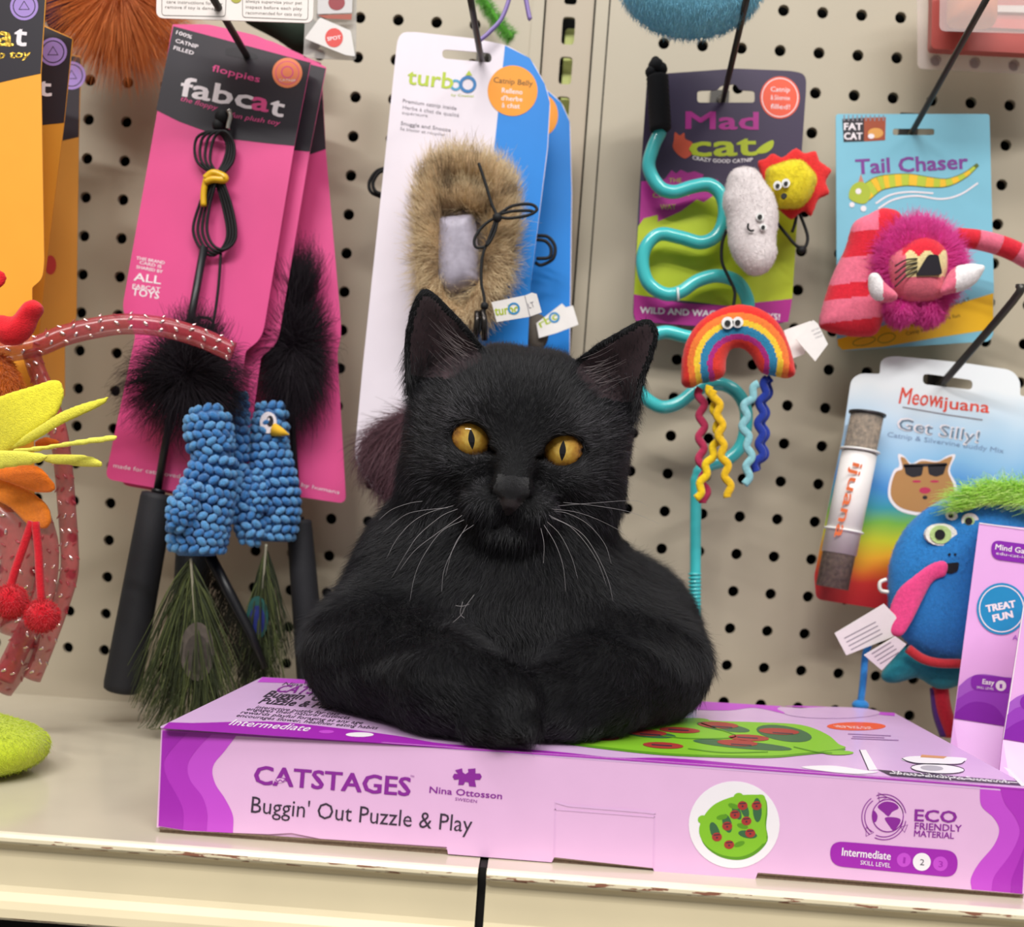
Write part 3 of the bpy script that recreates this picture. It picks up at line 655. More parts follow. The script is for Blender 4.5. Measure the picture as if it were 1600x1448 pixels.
for i, (ex, eu, tl) in enumerate(EYE):
    mb = MB(); mb.ell((0, 0, 0), .0122, em, nu=40, nv=28)
    o = mb.build('eye'); ce = H(ex, -12.6, eu); gaze = nn(CAM - ce)
    ux = nn(np.cross(gaze, -hu)); ux = ux if ux @ hx > 0 else -ux; uz = np.cross(ux, gaze); tlr = math.radians((12, 3)[i] if i else 12)
    ux2 = ux * math.cos(tlr) + uz * math.sin(tlr) * (-1); uz2 = np.cross(ux2, gaze)
    Mx = Matrix(np.array([[*row] for row in np.stack([ux2, gaze, uz2], 1)]).tolist()).to_4x4()
    Mx.translation = Vector(ce - np.array(catE.location)); o.parent = catE; o.matrix_basis = Mx; o['label'] = 'amber eye with a slit pupil'
# fur
def hl(P): return ((P - O) @ HR) * 1000
headmask = lambda q: (np.linalg.norm(q - np.array([0, -30, 5]), axis=1) < 62)
def flow(P):
    q = hl(P); hd = headmask(q)
    fhead = unit((P - H(0, 26, -14)) + .0 * P); fhead = unit(fhead - .55 * fw)
    fb = np.tile(np.array([0, .25, -1.0]), (len(P), 1)); fb[:, 0] += P[:, 0] * 6
    lo_ = np.clip((.108 - P[:, 2]) / .045, 0, 1) * np.clip((-.17 - P[:, 1]) / .03, 0, 1); sx = np.clip(P[:, 0] / .02, -1, 1)
    arm = np.stack([-.75 * sx, -.45 + 0 * sx, -.35 + 0 * sx], 1); fb = fb * (1 - lo_[:, None]) + arm * lo_[:, None]
    for f_, a_ in ((90, .22), (210, .18), (420, .14)):
        fb = fb + a_ * np.stack([np.sin(P[:, 2] * f_ + P[:, 1] * f_ * .7 + f_), 0 * sx, .5 * np.sin(P[:, 0] * f_ * 1.1 + P[:, 2] * f_ * .4)], 1)
    for f_, a_ in ((300, .10), (620, .10)): fhead = fhead + a_ * np.stack([np.sin(P[:, 2] * f_ + P[:, 0] * f_ * .5), 0 * sx, np.sin(P[:, 0] * f_ + P[:, 1] * f_ * .6)], 1)
    w = np.clip((62 - np.linalg.norm(q - np.array([0, -30, 5]), axis=1)) / 12, 0, 1)[:, None]
    return unit(fhead * w + unit(fb) * (1 - w))
def flen(P):
    q = hl(P); w = np.clip((66 - np.linalg.norm(q - np.array([0, -30, 5]), axis=1)) / 14, 0, 1)
    nose = np.clip(np.linalg.norm(q - np.array([0, 18, -18]), axis=1) / 50, .12, 1)
    L = (.0062 * nose) * w + .0105 * (1 - w); L = np.where(P[:, 2] < .075, .0062, L)
    e = (q[:, 2] > 40) & (np.abs(q[:, 0]) > 20); return np.where(e, .0022, L)
def fwt(C_, N_):
    q = hl(C_); w = np.where(headmask(q), 2.0, 1.0)
    w = w * np.where((N_ @ nn(CAM - np.array([0, -.2, .15]))) > -.35, 1, .08)
    w = w * np.where(C_[:, 2] < BH + .003, .05, 1)
    w = w * np.where(earin(q, 3.0), .25, 1)
    w = np.where(nosemask(q), 0, w); w = np.where(bridge(q), w * (.5 + .5 * np.clip((q[:, 2] + 18) / 11, 0, 1)), w)
    for ex, eu, tl in EYE: w = np.where(np.hypot((q[:, 0] - ex) / 10.2, (q[:, 2] - eu) / 8.2) < 1, 0, w)
    return w
def flift(P):
    q = hl(P); w = np.clip((62 - np.linalg.norm(q - np.array([0, -30, 5]), axis=1)) / 12, 0, 1); return .28 * w + .38 * (1 - w)
fuzz('fur', V, Q, NFUR, flen, .00006, furm, catE, flow, flift, .35, fwt, K=4, kind='stuff', label='short black fur')
grm = mat('grey guard hair', '#6a676d', rough=.4)
def gwt(C_, N_):
    q = hl(C_); w = np.where(headmask(q) & (N_ @ fw > .1) & (q[:, 2] < 26) & (q[:, 2] > -34), fwt(C_, N_), 0); return w * (1.0 + 4 * np.exp(-((np.abs(q[:, 0]) - 30) / 8) ** 2 - ((q[:, 2] - 9) / 7) ** 2)) * np.clip((np.abs(q[:, 0]) - 9) / 8, 0, 1)
fuzz('guard_hair', V, Q, 3200, lambda P: flen(P) * 1.05, .000045, grm, catE, flow, flift, .3, gwt, K=4, kind='stuff', label='grey tipped guard hairs on the face')
# pale wisps inside the ears and brow hairs
wisp = mat('pale ear hair', '#8a7f80', rough=.5)
WP = []
for _ in range(70):
    s_ = random.choice((-1, 1)); x = s_ * random.uniform(24, 34); u = random.uniform(26, 46); a = random.uniform(.1, .6); l = random.uniform(9, 19)
    p0 = np.array([x, -21, u]); d = np.array([s_ * math.cos(a), .1, math.sin(a)]) * l
    WP.append([H(*(p0 + d * t + np.array([0, 4 * t, 3 * t * t]))) for t in np.linspace(0, 1, 5)])
strands('ear_hair', np.array(WP), .00007, wisp, catE, kind='stuff', label='pale wispy hairs inside the ears')
# whiskers
whm = mat('whisker', '#8f8a8c', rough=.35)
WPX = [[(660, 783), (640, 786), (612, 796), (592, 812)], [(708, 790), (672, 800), (645, 815), (620, 842), (604, 872)], [(715, 795), (690, 806), (655, 835), (636, 862), (612, 902)], [(725, 812), (690, 830), (662, 868), (648, 900), (640, 940)],
       [(722, 805), (680, 835), (648, 860), (625, 890)], [(730, 820), (712, 850), (694, 890), (690, 925)], [(740, 820), (720, 835), (706, 862), (696, 900)], [(700, 793), (655, 798), (630, 806), (600, 830)],
       [(866, 798), (890, 803), (920, 820), (945, 850), (955, 880)], [(860, 808), (890, 822), (915, 848), (935, 880), (948, 915)], [(855, 815), (875, 835), (893, 870), (903, 905)], [(862, 795), (900, 800), (935, 812), (975, 832)],
       [(850, 820), (868, 850), (880, 885), (884, 925)], [(858, 805), (905, 830), (930, 862), (950, 905), (958, 940)], [(845, 825), (850, 850), (849, 880)], [(880, 785), (930, 790), (985, 800), (1030, 818)], [(872, 790), (925, 786), (990, 782), (1012, 790)]]
for w in WPX:
    n = len(w); xs0 = w[0][0]; pts = []
    for i, (x, y) in enumerate(w):
        t = i / (n - 1); f0_ = O[1] - .012 + (.0 if abs(x - 795) < 95 else .0) - .022 * t * (1 if abs(xs0 - 795) < 90 else .5); pts.append(at(x, y, f0_))
    mb = MB(); P = cr(pts, 6); mb.tube(P, list(np.linspace(.00011, .00004, len(P))), whm, 5); mb.build('whisker', catE)
# stray hairs caught on the chest
mb = MB()
for w in ([(741, 929), (727, 948), (721, 960), (707, 973)], [(712, 946), (722, 947), (733, 944)], [(723, 940), (719, 958), (726, 966)], [(722, 1071), (738, 1065), (752, 1069), (762, 1066)], [(766, 1057), (764, 1070), (764, 1080)]):
    mb.tube(cr([at(x, y, -.262 if y < 1000 else -.272) for x, y in w], 4), .00010, whm, 5)
mb.build('stray_hair', catE, kind='stuff', label='pale stray hairs caught in the black chest fur')
# ------------------------------------------------------------------ hooks
hookm = mat('dark grey hook wire', '#4a4744', rough=.38, metal=.6, var=.03)
def hook(label, pts, r=.0019):
    P = [at(*p) for p in pts]; mb = MB(); mb.tube(cr(P, 5), r, hookm, 10)
    b = np.array([P[0][0], 0, P[0][2]]); o = thing('peg_hook', label, 'hook', tuple(b), 'wire hooks in the pegboard'); mb.build('wire', o)
    m2 = MB(); m2.box((b[0] - .006, -.0022, b[2] - .012), (b[0] + .006, -.0003, b[2] + .016), hookm); m2.tube([b + (0, -.0015, .011), b + (0, -.012, .004), P[0]], r, hookm, 8); m2.build('back_plate', o)
hook('dark wire hook through the front pink fabric cat toy card', [(398, 108, -.004), (385, 86, -.075), (331, -6, -.135)], .0021)
hook('dark wire hook through the slot of the white and blue card', [(757, 108, -.004), (752, 92, -.06), (734, -8, -.115)])
hook('dark wire hook through the dark purple card of the turquoise wand', [(1123, 178, -.004), (1130, 155, -.03), (1168, -8, -.12)])
hook('dark wire hook through the light blue card with the lion toy', [(1420, 214, -.004), (1427, 203, -.03), (1545, -8, -.125)])
hook('dark wire hook with upturned tip through the sky blue card at right', [(1466, 603, -.004), (1474, 597, -.04), (1583, 470, -.10), (1594, 444, -.105)], .0024)

blackp = mat('black plastic', '#17171b', rough=.38, var=.1); cordm = mat('black elastic cord', '#101013', rough=.7)
# ------------------------------------------------------------------ crocheted bird wands on pink cards
PINK, BLK, WHT = pr('#e2508f'), pr('#2b262e'), pr('#f3e9ee')
marab = mat('maroon black marabou', '#170d16', rough=.6, spec=.3)
blueY = [mat('blue chenille ' + c, c, rough=.95, sheen=.4, var=.2, scale=900, bump=1, bscale=2500, spec=.1) for c in ('#3a86cc', '#5aa2dd', '#2c6fb0')]
def crochet(mb, rows, Y, mats, st=.0056):
    P = cr([(x, y, w) for x, y, w in rows], 12); L = [at(p[0], p[1], Y) for p in P]; sc = (CAM[1] * -1 + Y) / FPX
    acc = 0; last = None; j = 0; mb.tube(L, [max(.002, p[2] * sc * .80) for p in P], mats[2], 12)
    for i in range(1, len(L)):
        acc += np.linalg.norm(L[i] - L[i - 1])
        if acc < st * .82 and last is not None: continue
        acc = 0; last = i; r = P[i][2] * sc * .88; n = max(4, int(2 * math.pi * r / st)); ax = nn(L[i] - L[i - 1]); x = nn(np.cross(ax, [0, 1, 0])); y = np.cross(ax, x); j += 1
        for k in range(n):
            a = 2 * math.pi * (k + .5 * (j % 2)) / n; rad = x * math.cos(a) + y * math.sin(a); tg = np.cross(ax, rad); t = math.radians(38 if j % 2 else -38) + random.uniform(-.2, .2)
            e1 = tg * math.cos(t) + ax * math.sin(t); e2 = np.cross(rad, e1); R = np.stack([e1, e2, rad], 1)
            mb.ell(L[i] + rad * r, (st * .66, st * .42, st * .42), random.choice(mats[:2] if random.random() < .8 else mats), R, 8, 6)
def plume(name, cx, cy, rx, ry, Y, n, parent, ang0=0, ang1=360, dn=.3):
    sc = (-CAM[1] + Y) / FPX; c = at(cx, cy, Y); out = []; q = np.array([RM[:, 0], RM[:, 1], RM[:, 2]])
    for _ in range(n):
        a = math.radians(random.uniform(ang0, ang1)); l = random.uniform(.35, 1.0) ** .7; d = q[0] * math.cos(a) * rx * sc + q[1] * math.sin(a) * ry * sc + q[2] * random.uniform(-.5, .5) * .012
        w = np.array([random.gauss(0, 1) for _ in range(3)]) * .0018; s0 = c + d * random.uniform(0, .35) + w
        out.append([s0 + d * l * t * (1 if t < .01 else 1) * .8 + w * 1.5 * math.sin(3 * t) - q[1] * dn * rx * sc * .6 * t * t * l for t in (0, .25, .5, .75, 1)])
    strands(name, np.array(out), .00011, marab, parent, taper=.3, kind='stuff', label='black marabou feather tuft')
def hairmix(name, cols, rough=.6, mott=0, sc=60):
    if name in MATS: return MATS[name]
    m = bpy.data.materials.new(name); MATS[name] = m; m.use_nodes = True; nt = m.node_tree; p = nt.nodes['Principled BSDF']; p.inputs['Roughness'].default_value = rough; p.inputs['Specular IOR Level'].default_value = .25
    hi = nt.nodes.new('ShaderNodeHairInfo'); r = nt.nodes.new('ShaderNodeValToRGB'); src = hi.outputs['Random']
    if mott:
        tc = nt.nodes.new('ShaderNodeTexCoord'); no = nt.nodes.new('ShaderNodeTexNoise'); no.inputs['Scale'].default_value = sc; nt.links.new(tc.outputs['Object'], no.inputs['Vector'])
        mr = nt.nodes.new('ShaderNodeMapRange'); mr.inputs['From Min'].default_value = .32; mr.inputs['From Max'].default_value = .68; nt.links.new(no.outputs['Fac'], mr.inputs['Value'])
        mx = nt.nodes.new('ShaderNodeMix'); mx.inputs['Factor'].default_value = mott; nt.links.new(src, mx.inputs['A']); nt.links.new(mr.outputs[0], mx.inputs['B']); src = mx.outputs['Result']
    nt.links.new(src, r.inputs['Fac']); nt.links.new(r.outputs['Color'], p.inputs['Base Color'])
    e = r.color_ramp.elements; e[0].color = lin(cols[0]); e[1].color = lin(cols[-1])
    for i, c in enumerate(cols[1:-1]): q = e.new((i + 1) / (len(cols) - 1)); q.color = lin(c)
    return m
peam = hairmix('peacock barbs', ['#1d2217', '#3f472b', '#2a301e', '#5c6439', '#14160f'])
def peacock(parent, shaft, Y, n, spread, length, eye, eyec):
    S = cr(shaft, 10); out = []; N = len(S)
    for i in range(n):
        t = random.random() ** .8; p = S[int(t * (N - 1))]; s_ = random.choice((-1, 1)); sp = spread * random.uniform(.05, 1) * (1 - .25 * t) * s_ - 14 * (spread > 60); ln = length * random.uniform(.75, 1.1) * (1 - .45 * t); dy = random.uniform(-.009, .009)
        ph = random.uniform(0, 6); c = []
        for k in range(6):
            u = k / 5; x = p[0] + sp * (u ** .75) + 5 * math.sin(ph + 4 * u) * u; y = p[1] + ln * u; c.append(at(x, min(y, 1138), Y + dy * u))
        out.append(c)
    m = MB(); m.tube([at(x, y, Y - .001) for x, y in S], list(np.linspace(.0009, .0004, N)), mat('feather quill', '#8f8a78', rough=.5), 6); f = m.build('peacock_feather', parent, label='peacock feather with eye spot')
    strands('barbs', np.array(out), .00034, peam, f, taper=.35, kind='stuff', label='olive green feather barbs')
    m = MB(); Sf = flat(Y - .0035)
    cx_, cy_, rx_, ry_ = eye; m.prism([Sf.p(*q) for q in circ(cx_, cy_, rx_, ry_, 24)], (0, .0006, 0), mat('eye spot ' + eyec, eyec, rough=.7, var=.2, scale=300)); m.pp(Sf, circ(cx_, cy_ + 4, rx_ * .72, ry_ * .68, 22), mat('eye spot inner ' + eyec, '#38312d' if eyec[1] != '1' else '#16226b', rough=.6, var=.2, scale=300), .0003)
    m.build('feather_eye', f)
def pinkcard(label, out, Y, header, texts, key):
    t = thing('bird_wand_toy', label, 'cat toy', tuple(at(340, 90, Y)), 'crocheted bird wands on pink cards')
    S = flat(Y); mb = MB(); mb.card(S, out, PINK, .0006); mb.pp(S, header, BLK, .0002); texts(mb, S); mb.build('backing_card', t); return t, S
A_out = rnd([(270, 38), (326, 38), (400, 55), (443, 74), (486, 96), (460, 228), (410, 528), (384, 548), (352, 782), (164, 748), (212, 522), (190, 486)], [2, 8, 8, 8, 2, 0, 22, 6, 14, 14, 8, 18])
def A_txt(mb, S):
    mb.text(S, 'floppies', (331, 111), (405, 129), 11, PINK, .0004, bold=.015)
    mb.text(S, 'fabc', (281, 149), (392, 170), 31, WHT, .0004, bold=.03); mb.text(S, 'a', (392, 170), (418, 175), 31, PINK, .0004, bold=.03); mb.text(S, 't', (420, 178), (441, 183), 31, WHT, .0004, bold=.03)
    mb.text(S, 'the floppy', (281, 157), (338, 172), 8, PINK, .0004, shear=.3, bold=.01); mb.text(S, 'fun plush toy', (360, 183), (436, 196), 8, PINK, .0004, shear=.3, bold=.01)
    for i, (s_, a, b) in enumerate((('100%', (275, 53), (299, 61)), ('CATNIP', (274, 66), (309, 76)), ('FILLED', (271, 77), (302, 86)))): mb.text(S, s_, a, b, 6, WHT, .0004, bold=.02)
    og = pr('#f0895c'); mb.pp(S, circ(449, 114, 23.5), og, .0004); mb.line(S, circ(449, 114, 18), 1.2, PINK, .0005, closed=True); mb.line(S, circ(449, 113, 9, 9, 12), 2, PINK, .0005, closed=True); mb.text(S, 'CATNIP', (436, 127), (462, 128), 4, WHT, .0005)
    for s_, a, b, h in (('THIS BRAND', (213, 405), (257, 413), 5), ('CARD IS', (218, 412), (252, 419), 5), ('SHARED BY', (213, 419), (254, 427), 5), ('ALL', (209, 438), (251, 444), 13), ('FABCAT', (207, 450), (250, 456), 7), ('TOYS', (206, 461), (248, 467), 12)): mb.text(S, s_, a, b, h, WHT, .0004, bold=.02)
    mb.text(S, 'made for cats, loved by humans', (177, 730), (340, 757), 7, WHT, .0004)
    mb.pp(S, rnd([(352, 76), (372, 74), (388, 80), (402, 86), (404, 92), (386, 94), (352, 86)], 4), pr('#1c1820'), .0004)
hdA = [(271, 41), (485, 98), (460, 228), (418, 224), (367, 218), (321, 205), (280, 190), (244, 172)]
tA, SA = pinkcard('crocheted blue bird wand on the frontmost, tilted pink card', A_out, -.075, hdA, A_txt, 0)
C_out = [(x + 24, y + 9) for x, y in A_out]
tC, SC_ = pinkcard('tilted pink card bird wand directly behind the frontmost pink card, only its right edge showing', C_out, -.066, [(x + 24, y + 9) for x, y in hdA], lambda mb, S: None, 1)
B_out = rnd([(330, 66), (420, 70), (502, 98), (509, 235), (534, 520), (527, 552), (541, 787), (392, 765), (350, 500)], [2, 10, 2, 0, 24, 6, 14, 14, 0])
def B_txt(mb, S):
    mb.text(S, 'loved by humans', (435, 752), (530, 772), 6, WHT, .0004); mb.pp(S, circ(486, 130, 10, 20), pr('#c98a78'), .0004); mb.text(S, 't', (478, 192), (482, 193), 20, WHT, .0004)
tB, SB = pinkcard('straight hanging pink card with blue bird facing right and yellow beak', B_out, -.045, [(420, 74), (501, 100), (509, 233), (470, 246), (400, 246)], B_txt, 2)
# rods, handles
def rod(t, pts, r, Y): m = MB(); m.tube([at(x, y, Y) for x, y in pts], r, blackp, 10); m.build('wand_rod', t)
def handle(t, a, b, ra, rb, Y, n=20):
    m = MB(); A, B_ = at(*a, Y), at(*b, Y); m.lathe(A, B_, [(0, ra * .7), (.006, ra * .95), (.03, ra), (.5, (ra + rb) / 2), (.96, rb), (.99, rb * .96), (1, rb * .8)], mat('black foam handle', '#1d1d22', rough=.7, bump=.2, bscale=900), n)
    m.lathe(A + (A - B_) * .02, A, [(0, ra * .42), (1, ra * .42)], blackp, 12); m.build('handle', t)
rod(tA, [(319, 385), (297, 505), (268, 640), (246, 765)], .0024, -.081); handle(tA, (247, 770), (190, 1080), .0098, .0112, -.081)
rod(tC, [(352, 560), (335, 700), (312, 780)], .0022, -.060); handle(tC, (306, 782), (292, 1070), .0105, .0115, -.055)
rod(tB, [(452, 560), (458, 690), (466, 806)], .0022, -.052); handle(tB, (467, 812), (488, 1064), .0080, .0096, -.052)
# cord bundle on the front card
m = MB(); Yc = -.079
def cord(m, pts, r, Y, mt=None, closed=False): m.tube([at(p[0], p[1], Y - (p[2] if len(p) > 2 else 0)) for p in cr([q if len(q) > 2 else (*q, 0) for q in pts], 6, closed)], r, mt or cordm, 6, closed)
for k in range(4):
    o_ = k * 9 - 14
    cord(m, [(336 + o_ * .3, 272, .002), (318 + o_ * .8, 250), (322 + o_, 215), (345 + o_ * .5, 205, .002), (360 + o_ * .4, 225), (357 + o_ * .5, 252), (341 + o_ * .3, 275, .002)], .0009, Yc - .0008 * k)
    cord(m, [(334 + o_ * .4, 278, .002), (320 + o_ * .6, 320), (313 + o_ * .8, 360), (325 + o_ * .7, 390 - k * 2), (345 + o_ * .6, 398 - k * 3), (362 + o_ * .5, 370), (356 + o_ * .5, 325), (342 + o_ * .4, 280, .002)], .0009, Yc - .0008 * k)
cord(m, [(345, 395), (342, 440), (338, 475), (334, 500), (330, 514), (334, 508), (328, 498), (312, 496), (308, 500)], .0009, Yc)
m.ell(at(347, 183, Yc), .0042, cordm); m.ell(at(341, 196, Yc), .0036, cordm); m.build('cord', tA)
m = MB(); cord(m, [(357, 172), (360, 182), (357, 195), (356, 202)], .0016, Yc - .002, mat('small metal clasp', '#b9b4ac', rough=.25, metal=1)); m.build('clasp', tA)
ylw = mat('yellow twist tie', '#e8b413', rough=.4, coat=.4); m = MB(); cord(m, [(320, 279), (333, 270), (350, 276), (350, 281), (333, 280), (320, 284)], .0022, Yc - .005, ylw); cord(m, [(322, 280), (318, 300), (318, 322)], .0019, Yc - .004, ylw); m.build('twist_tie', tA)
# birds
m = MB(); crochet(m, [(322, 640, 22), (325, 655, 36), (328, 690, 38), (335, 715, 33), (330, 745, 40), (318, 790, 48), (310, 825, 50), (308, 855, 46), (308, 868, 36)], -.104, blueY); bA_ = m.build('bird_body', tA, label='blue crocheted bird body')
m = MB(); crochet(m, [(305, 755, 8), (288, 785, 22), (282, 805, 22), (276, 822, 14)], -.122, blueY, .0048); m.build('wing', bA_)
m = MB(); crochet(m, [(376, 615, 8), (374, 645, 14), (372, 700, 14), (365, 745, 24), (382, 790, 26), (392, 830, 22), (390, 846, 14)], -.082, blueY); m.build('bird_body', tC, label='blue crocheted bird body')
m = MB(); crochet(m, [(422, 634, 20), (424, 655, 27), (420, 690, 30), (424, 730, 36), (430, 775, 40), (432, 815, 36), (432, 846, 26)], -.068, blueY); bB_ = m.build('bird_body', tB, label='blue crocheted bird body')
m = MB(); crochet(m, [(395, 735, 10), (400, 770, 18), (404, 800, 12)], -.085, blueY, .0046); m.build('wing', bB_)
Se = flat(-.0795); m = MB(); m.prism([Se.p(*q) for q in circ(419, 660, 13, 17, 20)], (0, .002, 0), WHT); be_ = m.build('bird_eye', tB); m = MB(); m.pp(Se, circ(422, 658, 5.5, 9, 14), BLK, .0003); m.pp(Se, circ(420, 655, 1.8, 2.5, 8), WHT, .0005); m.build('pupil', be_)
m = MB(); m.lathe(at(428, 671, -.078), at(452, 679, -.080), [(0, .0042), (.5, .0026), (1, .0003)], mat('yellow felt beak', '#e9b52a', rough=.8), 10); m.build('beak', tB)
m = MB(); m.ell(at(295, 600, -.088), (.014, .006, .018), marab); m.build('plume_core', tA); plume('marabou_plume', 292, 588, 112, 92, -.094, 5200, tA, dn=.35); plume('marabou_plume', 300, 575, 80, 100, -.094, 1500, tA, 40, 140, 0)
m = MB(); m.ell(at(458, 545, -.056), (.012, .006, .030), marab); m.build('plume_core', tB); plume('marabou_plume', 460, 545, 66, 128, -.060, 5200, tB, dn=.3); plume('marabou_plume', 465, 480, 60, 110, -.060, 1200, tB, 40, 140, 0)
peacock(tA, [(298, 872), (302, 930), (306, 985), (308, 1060)], -.112, 620, 92, 200, (308, 1018, 27, 46), '#4c443e')
peacock(tB, [(416, 850), (412, 900), (408, 960), (406, 1010)], -.080, 320, 48, 165, (402, 965, 17, 34), '#174a45')
m = MB(); m.tube([at(x, y, -.092) for x, y in [(328, 868), (360, 930), (392, 990), (414, 1044)]], [.0035, .0035, .003, .002], blackp, 8); m.build('quill', tC)
strands('barbs', np.array([[at(330 + 80 * t + random.uniform(-6, 6), 870 + 165 * t, -.086), at(330 + 80 * t + random.uniform(-24, 10), 900 + 165 * t, -.086), at(325 + 80 * t + random.uniform(-40, 16), min(1110, 950 + 165 * t), -.084)] for t in np.random.default_rng(3).random(240)]), .0003, hairmix('dark barbs', ['#15140f', '#2b2c20']), tC, kind='stuff', label='dark feather barbs')

# ------------------------------------------------------------------ orange cards at the left edge
ORG = pr('#f5aa35'); ORG2 = pr('#e29a35'); PUR = pr('#a88ad0'); GOLD = mat('gold foil', '#d9b24a', rough=.25, metal=.8, bump=.6, bscale=600)
def ocard(label, out, head, Y, cc, tx, col):
    t = thing('feather_wand_toy', label, 'cat toy', tuple(at(30, 20, Y)), 'toys on orange cards'); S = flat(Y); mb = MB(); mb.card(S, out, col); mb.pp(S, head, BLK, .0002); mb.pp(S, circ(*cc, 22), PUR, .0004); mb.line(S, circ(*cc, 17), 1.5, BLK, .0005, closed=True)
    mb.line(S, [(cc[0] - 8, cc[1] + 5), (cc[0], cc[1] - 8), (cc[0] + 8, cc[1] + 5)], 2, BLK, .0005, closed=True); tx(mb, S); mb.build('backing_card', t); return t
o1 = ocard('frontmost orange card toy at the left edge, with yellow and orange felt petals', rnd([(-120, -60), (75, -60), (64, 114), (69, 410), (66, 436), (50, 449), (54, 800), (-100, 800), (-110, 449)], [0, 0, 0, 10, 10, 4, 10, 10, 4]), [(-118, -58), (74, -58), (63.5, 115), (30, 122), (0, 129), (-60, 134), (-116, 134)], -.135, (38, 10),
           lambda mb, S: (mb.text(S, 'fabca', (-122, 66), (20, 72), 34, GOLD, .0004, bold=.03), mb.text(S, 't', (22, 70), (40, 72), 34, WHT, .0004, bold=.03), mb.text(S, 'nip toy', (-20, 92), (46, 90), 13, GOLD, .0004, bold=.03, shear=.3)), ORG)
o2 = ocard('second orange card at the left edge, tilted, between the front and rear orange cards', rnd([(-40, 10), (70, 40), (114, 60), (100, 193), (72, 415), (60, 530), (-60, 520)], 4), [(-38, 12), (70, 42), (113, 61), (100, 192), (60, 196), (-45, 196)], -.105, (83, 81), lambda mb, S: mb.text(S, 'fabcat', (-70, 146), (80, 150), 30, WHT, .0004, bold=.03), ORG2)
o3 = ocard('rearmost orange card at the left edge, nearest the pegboard', rnd([(-20, 60), (127, 88), (123, 216), (119, 505), (101, 522), (101, 620), (-20, 610)], [0, 2, 0, 16, 6, 4, 4]), [(-19, 62), (126, 90), (123, 214), (70, 226), (-20, 226)], -.060, (112, 118), lambda mb, S: mb.pp(S, circ(79, 414, 9, 15), pr('#c23a3a'), .0003), pr('#d69440'))
feltY, feltO, feltR = felt('#f1e63c'), felt('#fb7d1c'), felt('#e01f2c')
def petal(pts, Y0, Y1, m, name='petal', T=.0016):
    mb = MB(); xs = [p[0] for p in pts]; S = Surf.three((min(xs), 640, Y0), (max(xs), 640, Y1), (min(xs), 760, Y0 + .004)); W_, Q_ = pillow(mb, S, cr(pts, 5, True), T, max(.003, T * 1.2), m, h=.0011, bend=lambda a, b: .003 * np.sin(a * 60 + b * 45)); mb.build(name, o1)
petal([(-30, 640), (60, 600), (85, 592), (97, 604), (97, 632), (78, 662), (0, 715), (-40, 720)], -.165, -.172, feltY)
petal([(0, 700), (60, 668), (110, 638), (160, 620), (167, 622), (155, 636), (110, 660), (60, 688), (10, 705)], -.170, -.178, felt('#ece34a'))
petal([(10, 702), (80, 694), (140, 684), (178, 679), (184, 684), (176, 690), (100, 700), (40, 708)], -.176, -.185, felt('#f4ee62'))
petal([(-30, 706), (40, 704), (76, 709), (80, 714), (66, 723), (20, 730), (-30, 734)], -.180, -.182, felt('#f6ee5a'))
petal([(66, 710), (110, 709), (145, 712), (164, 722), (160, 731), (120, 729), (66, 723)], -.172, -.178, felt('#e9e256'))
petal([(-30, 730), (20, 728), (58, 726), (80, 744), (91, 760), (82, 769), (55, 770), (0, 752), (-30, 745)], -.165, -.170, feltO)
petal([(-30, 736), (10, 752), (50, 770), (75, 792), (77, 818), (62, 828), (40, 822), (10, 794), (-30, 770)], -.158, -.164, felt('#fc8a26'))
petal([(50, 690), (70, 682), (95, 690), (80, 700), (55, 702)], -.156, -.158, feltO)
petal([(-30, 502), (0, 493), (20, 494), (29, 482), (38, 470), (50, 468), (60, 476), (60, 488), (53, 500), (47, 520), (34, 536), (16, 541), (-4, 532), (-30, 530)], -.160, -.163, feltR, 'head', .008); petal([(-20, 425), (-5, 420), (5, 428), (4, 444), (-10, 452), (-24, 446)], -.150, -.151, feltR, 'comb')
m = MB(); W_, Q_ = pillow(m, flat(-.158), cr([(-30, 560), (5, 558), (22, 580), (30, 600), (24, 630), (0, 645), (-30, 640)], 5, True), .009, .01, felt('#c9661e')); b_ = m.build('chenille_body', o1); fuzz('chenille', W_, Q_, 3000, .004, .00016, felt('#d8701f'), b_, kind='stuff')
# sparkly mesh tubing: woven tube, its glints put on as pale metallic beads
tubm = mat('translucent red mesh tube', '#b53a45', rough=.25, alpha=.55, coat=.5, var=.2, scale=500); glm = mat('added glint bead', '#fbe4e0', rough=.08, metal=.9)
def meshtube(pts, Y, r, name, fac=.9, dY=0):
    P = cr(pts, 10); W_ = [at(p[0], p[1], Y + dY * i / len(P)) for i, p in enumerate(P)]; m = MB(); m.tube(W_, r, tubm, 14, flatten=.7)
    acc = 0; j = 0
    for i in range(1, len(W_)):
        acc += np.linalg.norm(W_[i] - W_[i - 1])
        if acc < .0066: continue
        acc = 0; j += 1; ax = nn(W_[i] - W_[i - 1]); x = nn(np.cross(ax, [0, 1, 0])); y = np.array([0, -1, 0]) - ax * ax[1] * -1; y = nn(y)
        for k in range(-1, 2):
            a = (k + .5 * (j % 2)) * .85; rad = x * math.sin(a) + y * math.cos(a) * .75; e1 = nn(ax + x * .8 * (1 if j % 2 else -1)); e3 = nn(rad); e2 = np.cross(e3, e1); m.ell(W_[i] + rad * r * 1.0, (.0019, .0009, .0006), glm if random.random() < fac else tubm, np.stack([e1, e2, e3], 1), 6, 5)
    m.build(name, o1, label='sparkly translucent red mesh tubing')
meshtube([(-30, 556), (20, 548), (60, 540), (100, 524), (150, 512), (200, 506), (260, 512), (315, 528), (364, 550)], -.150, .0056, 'mesh_tube', .9, .03)
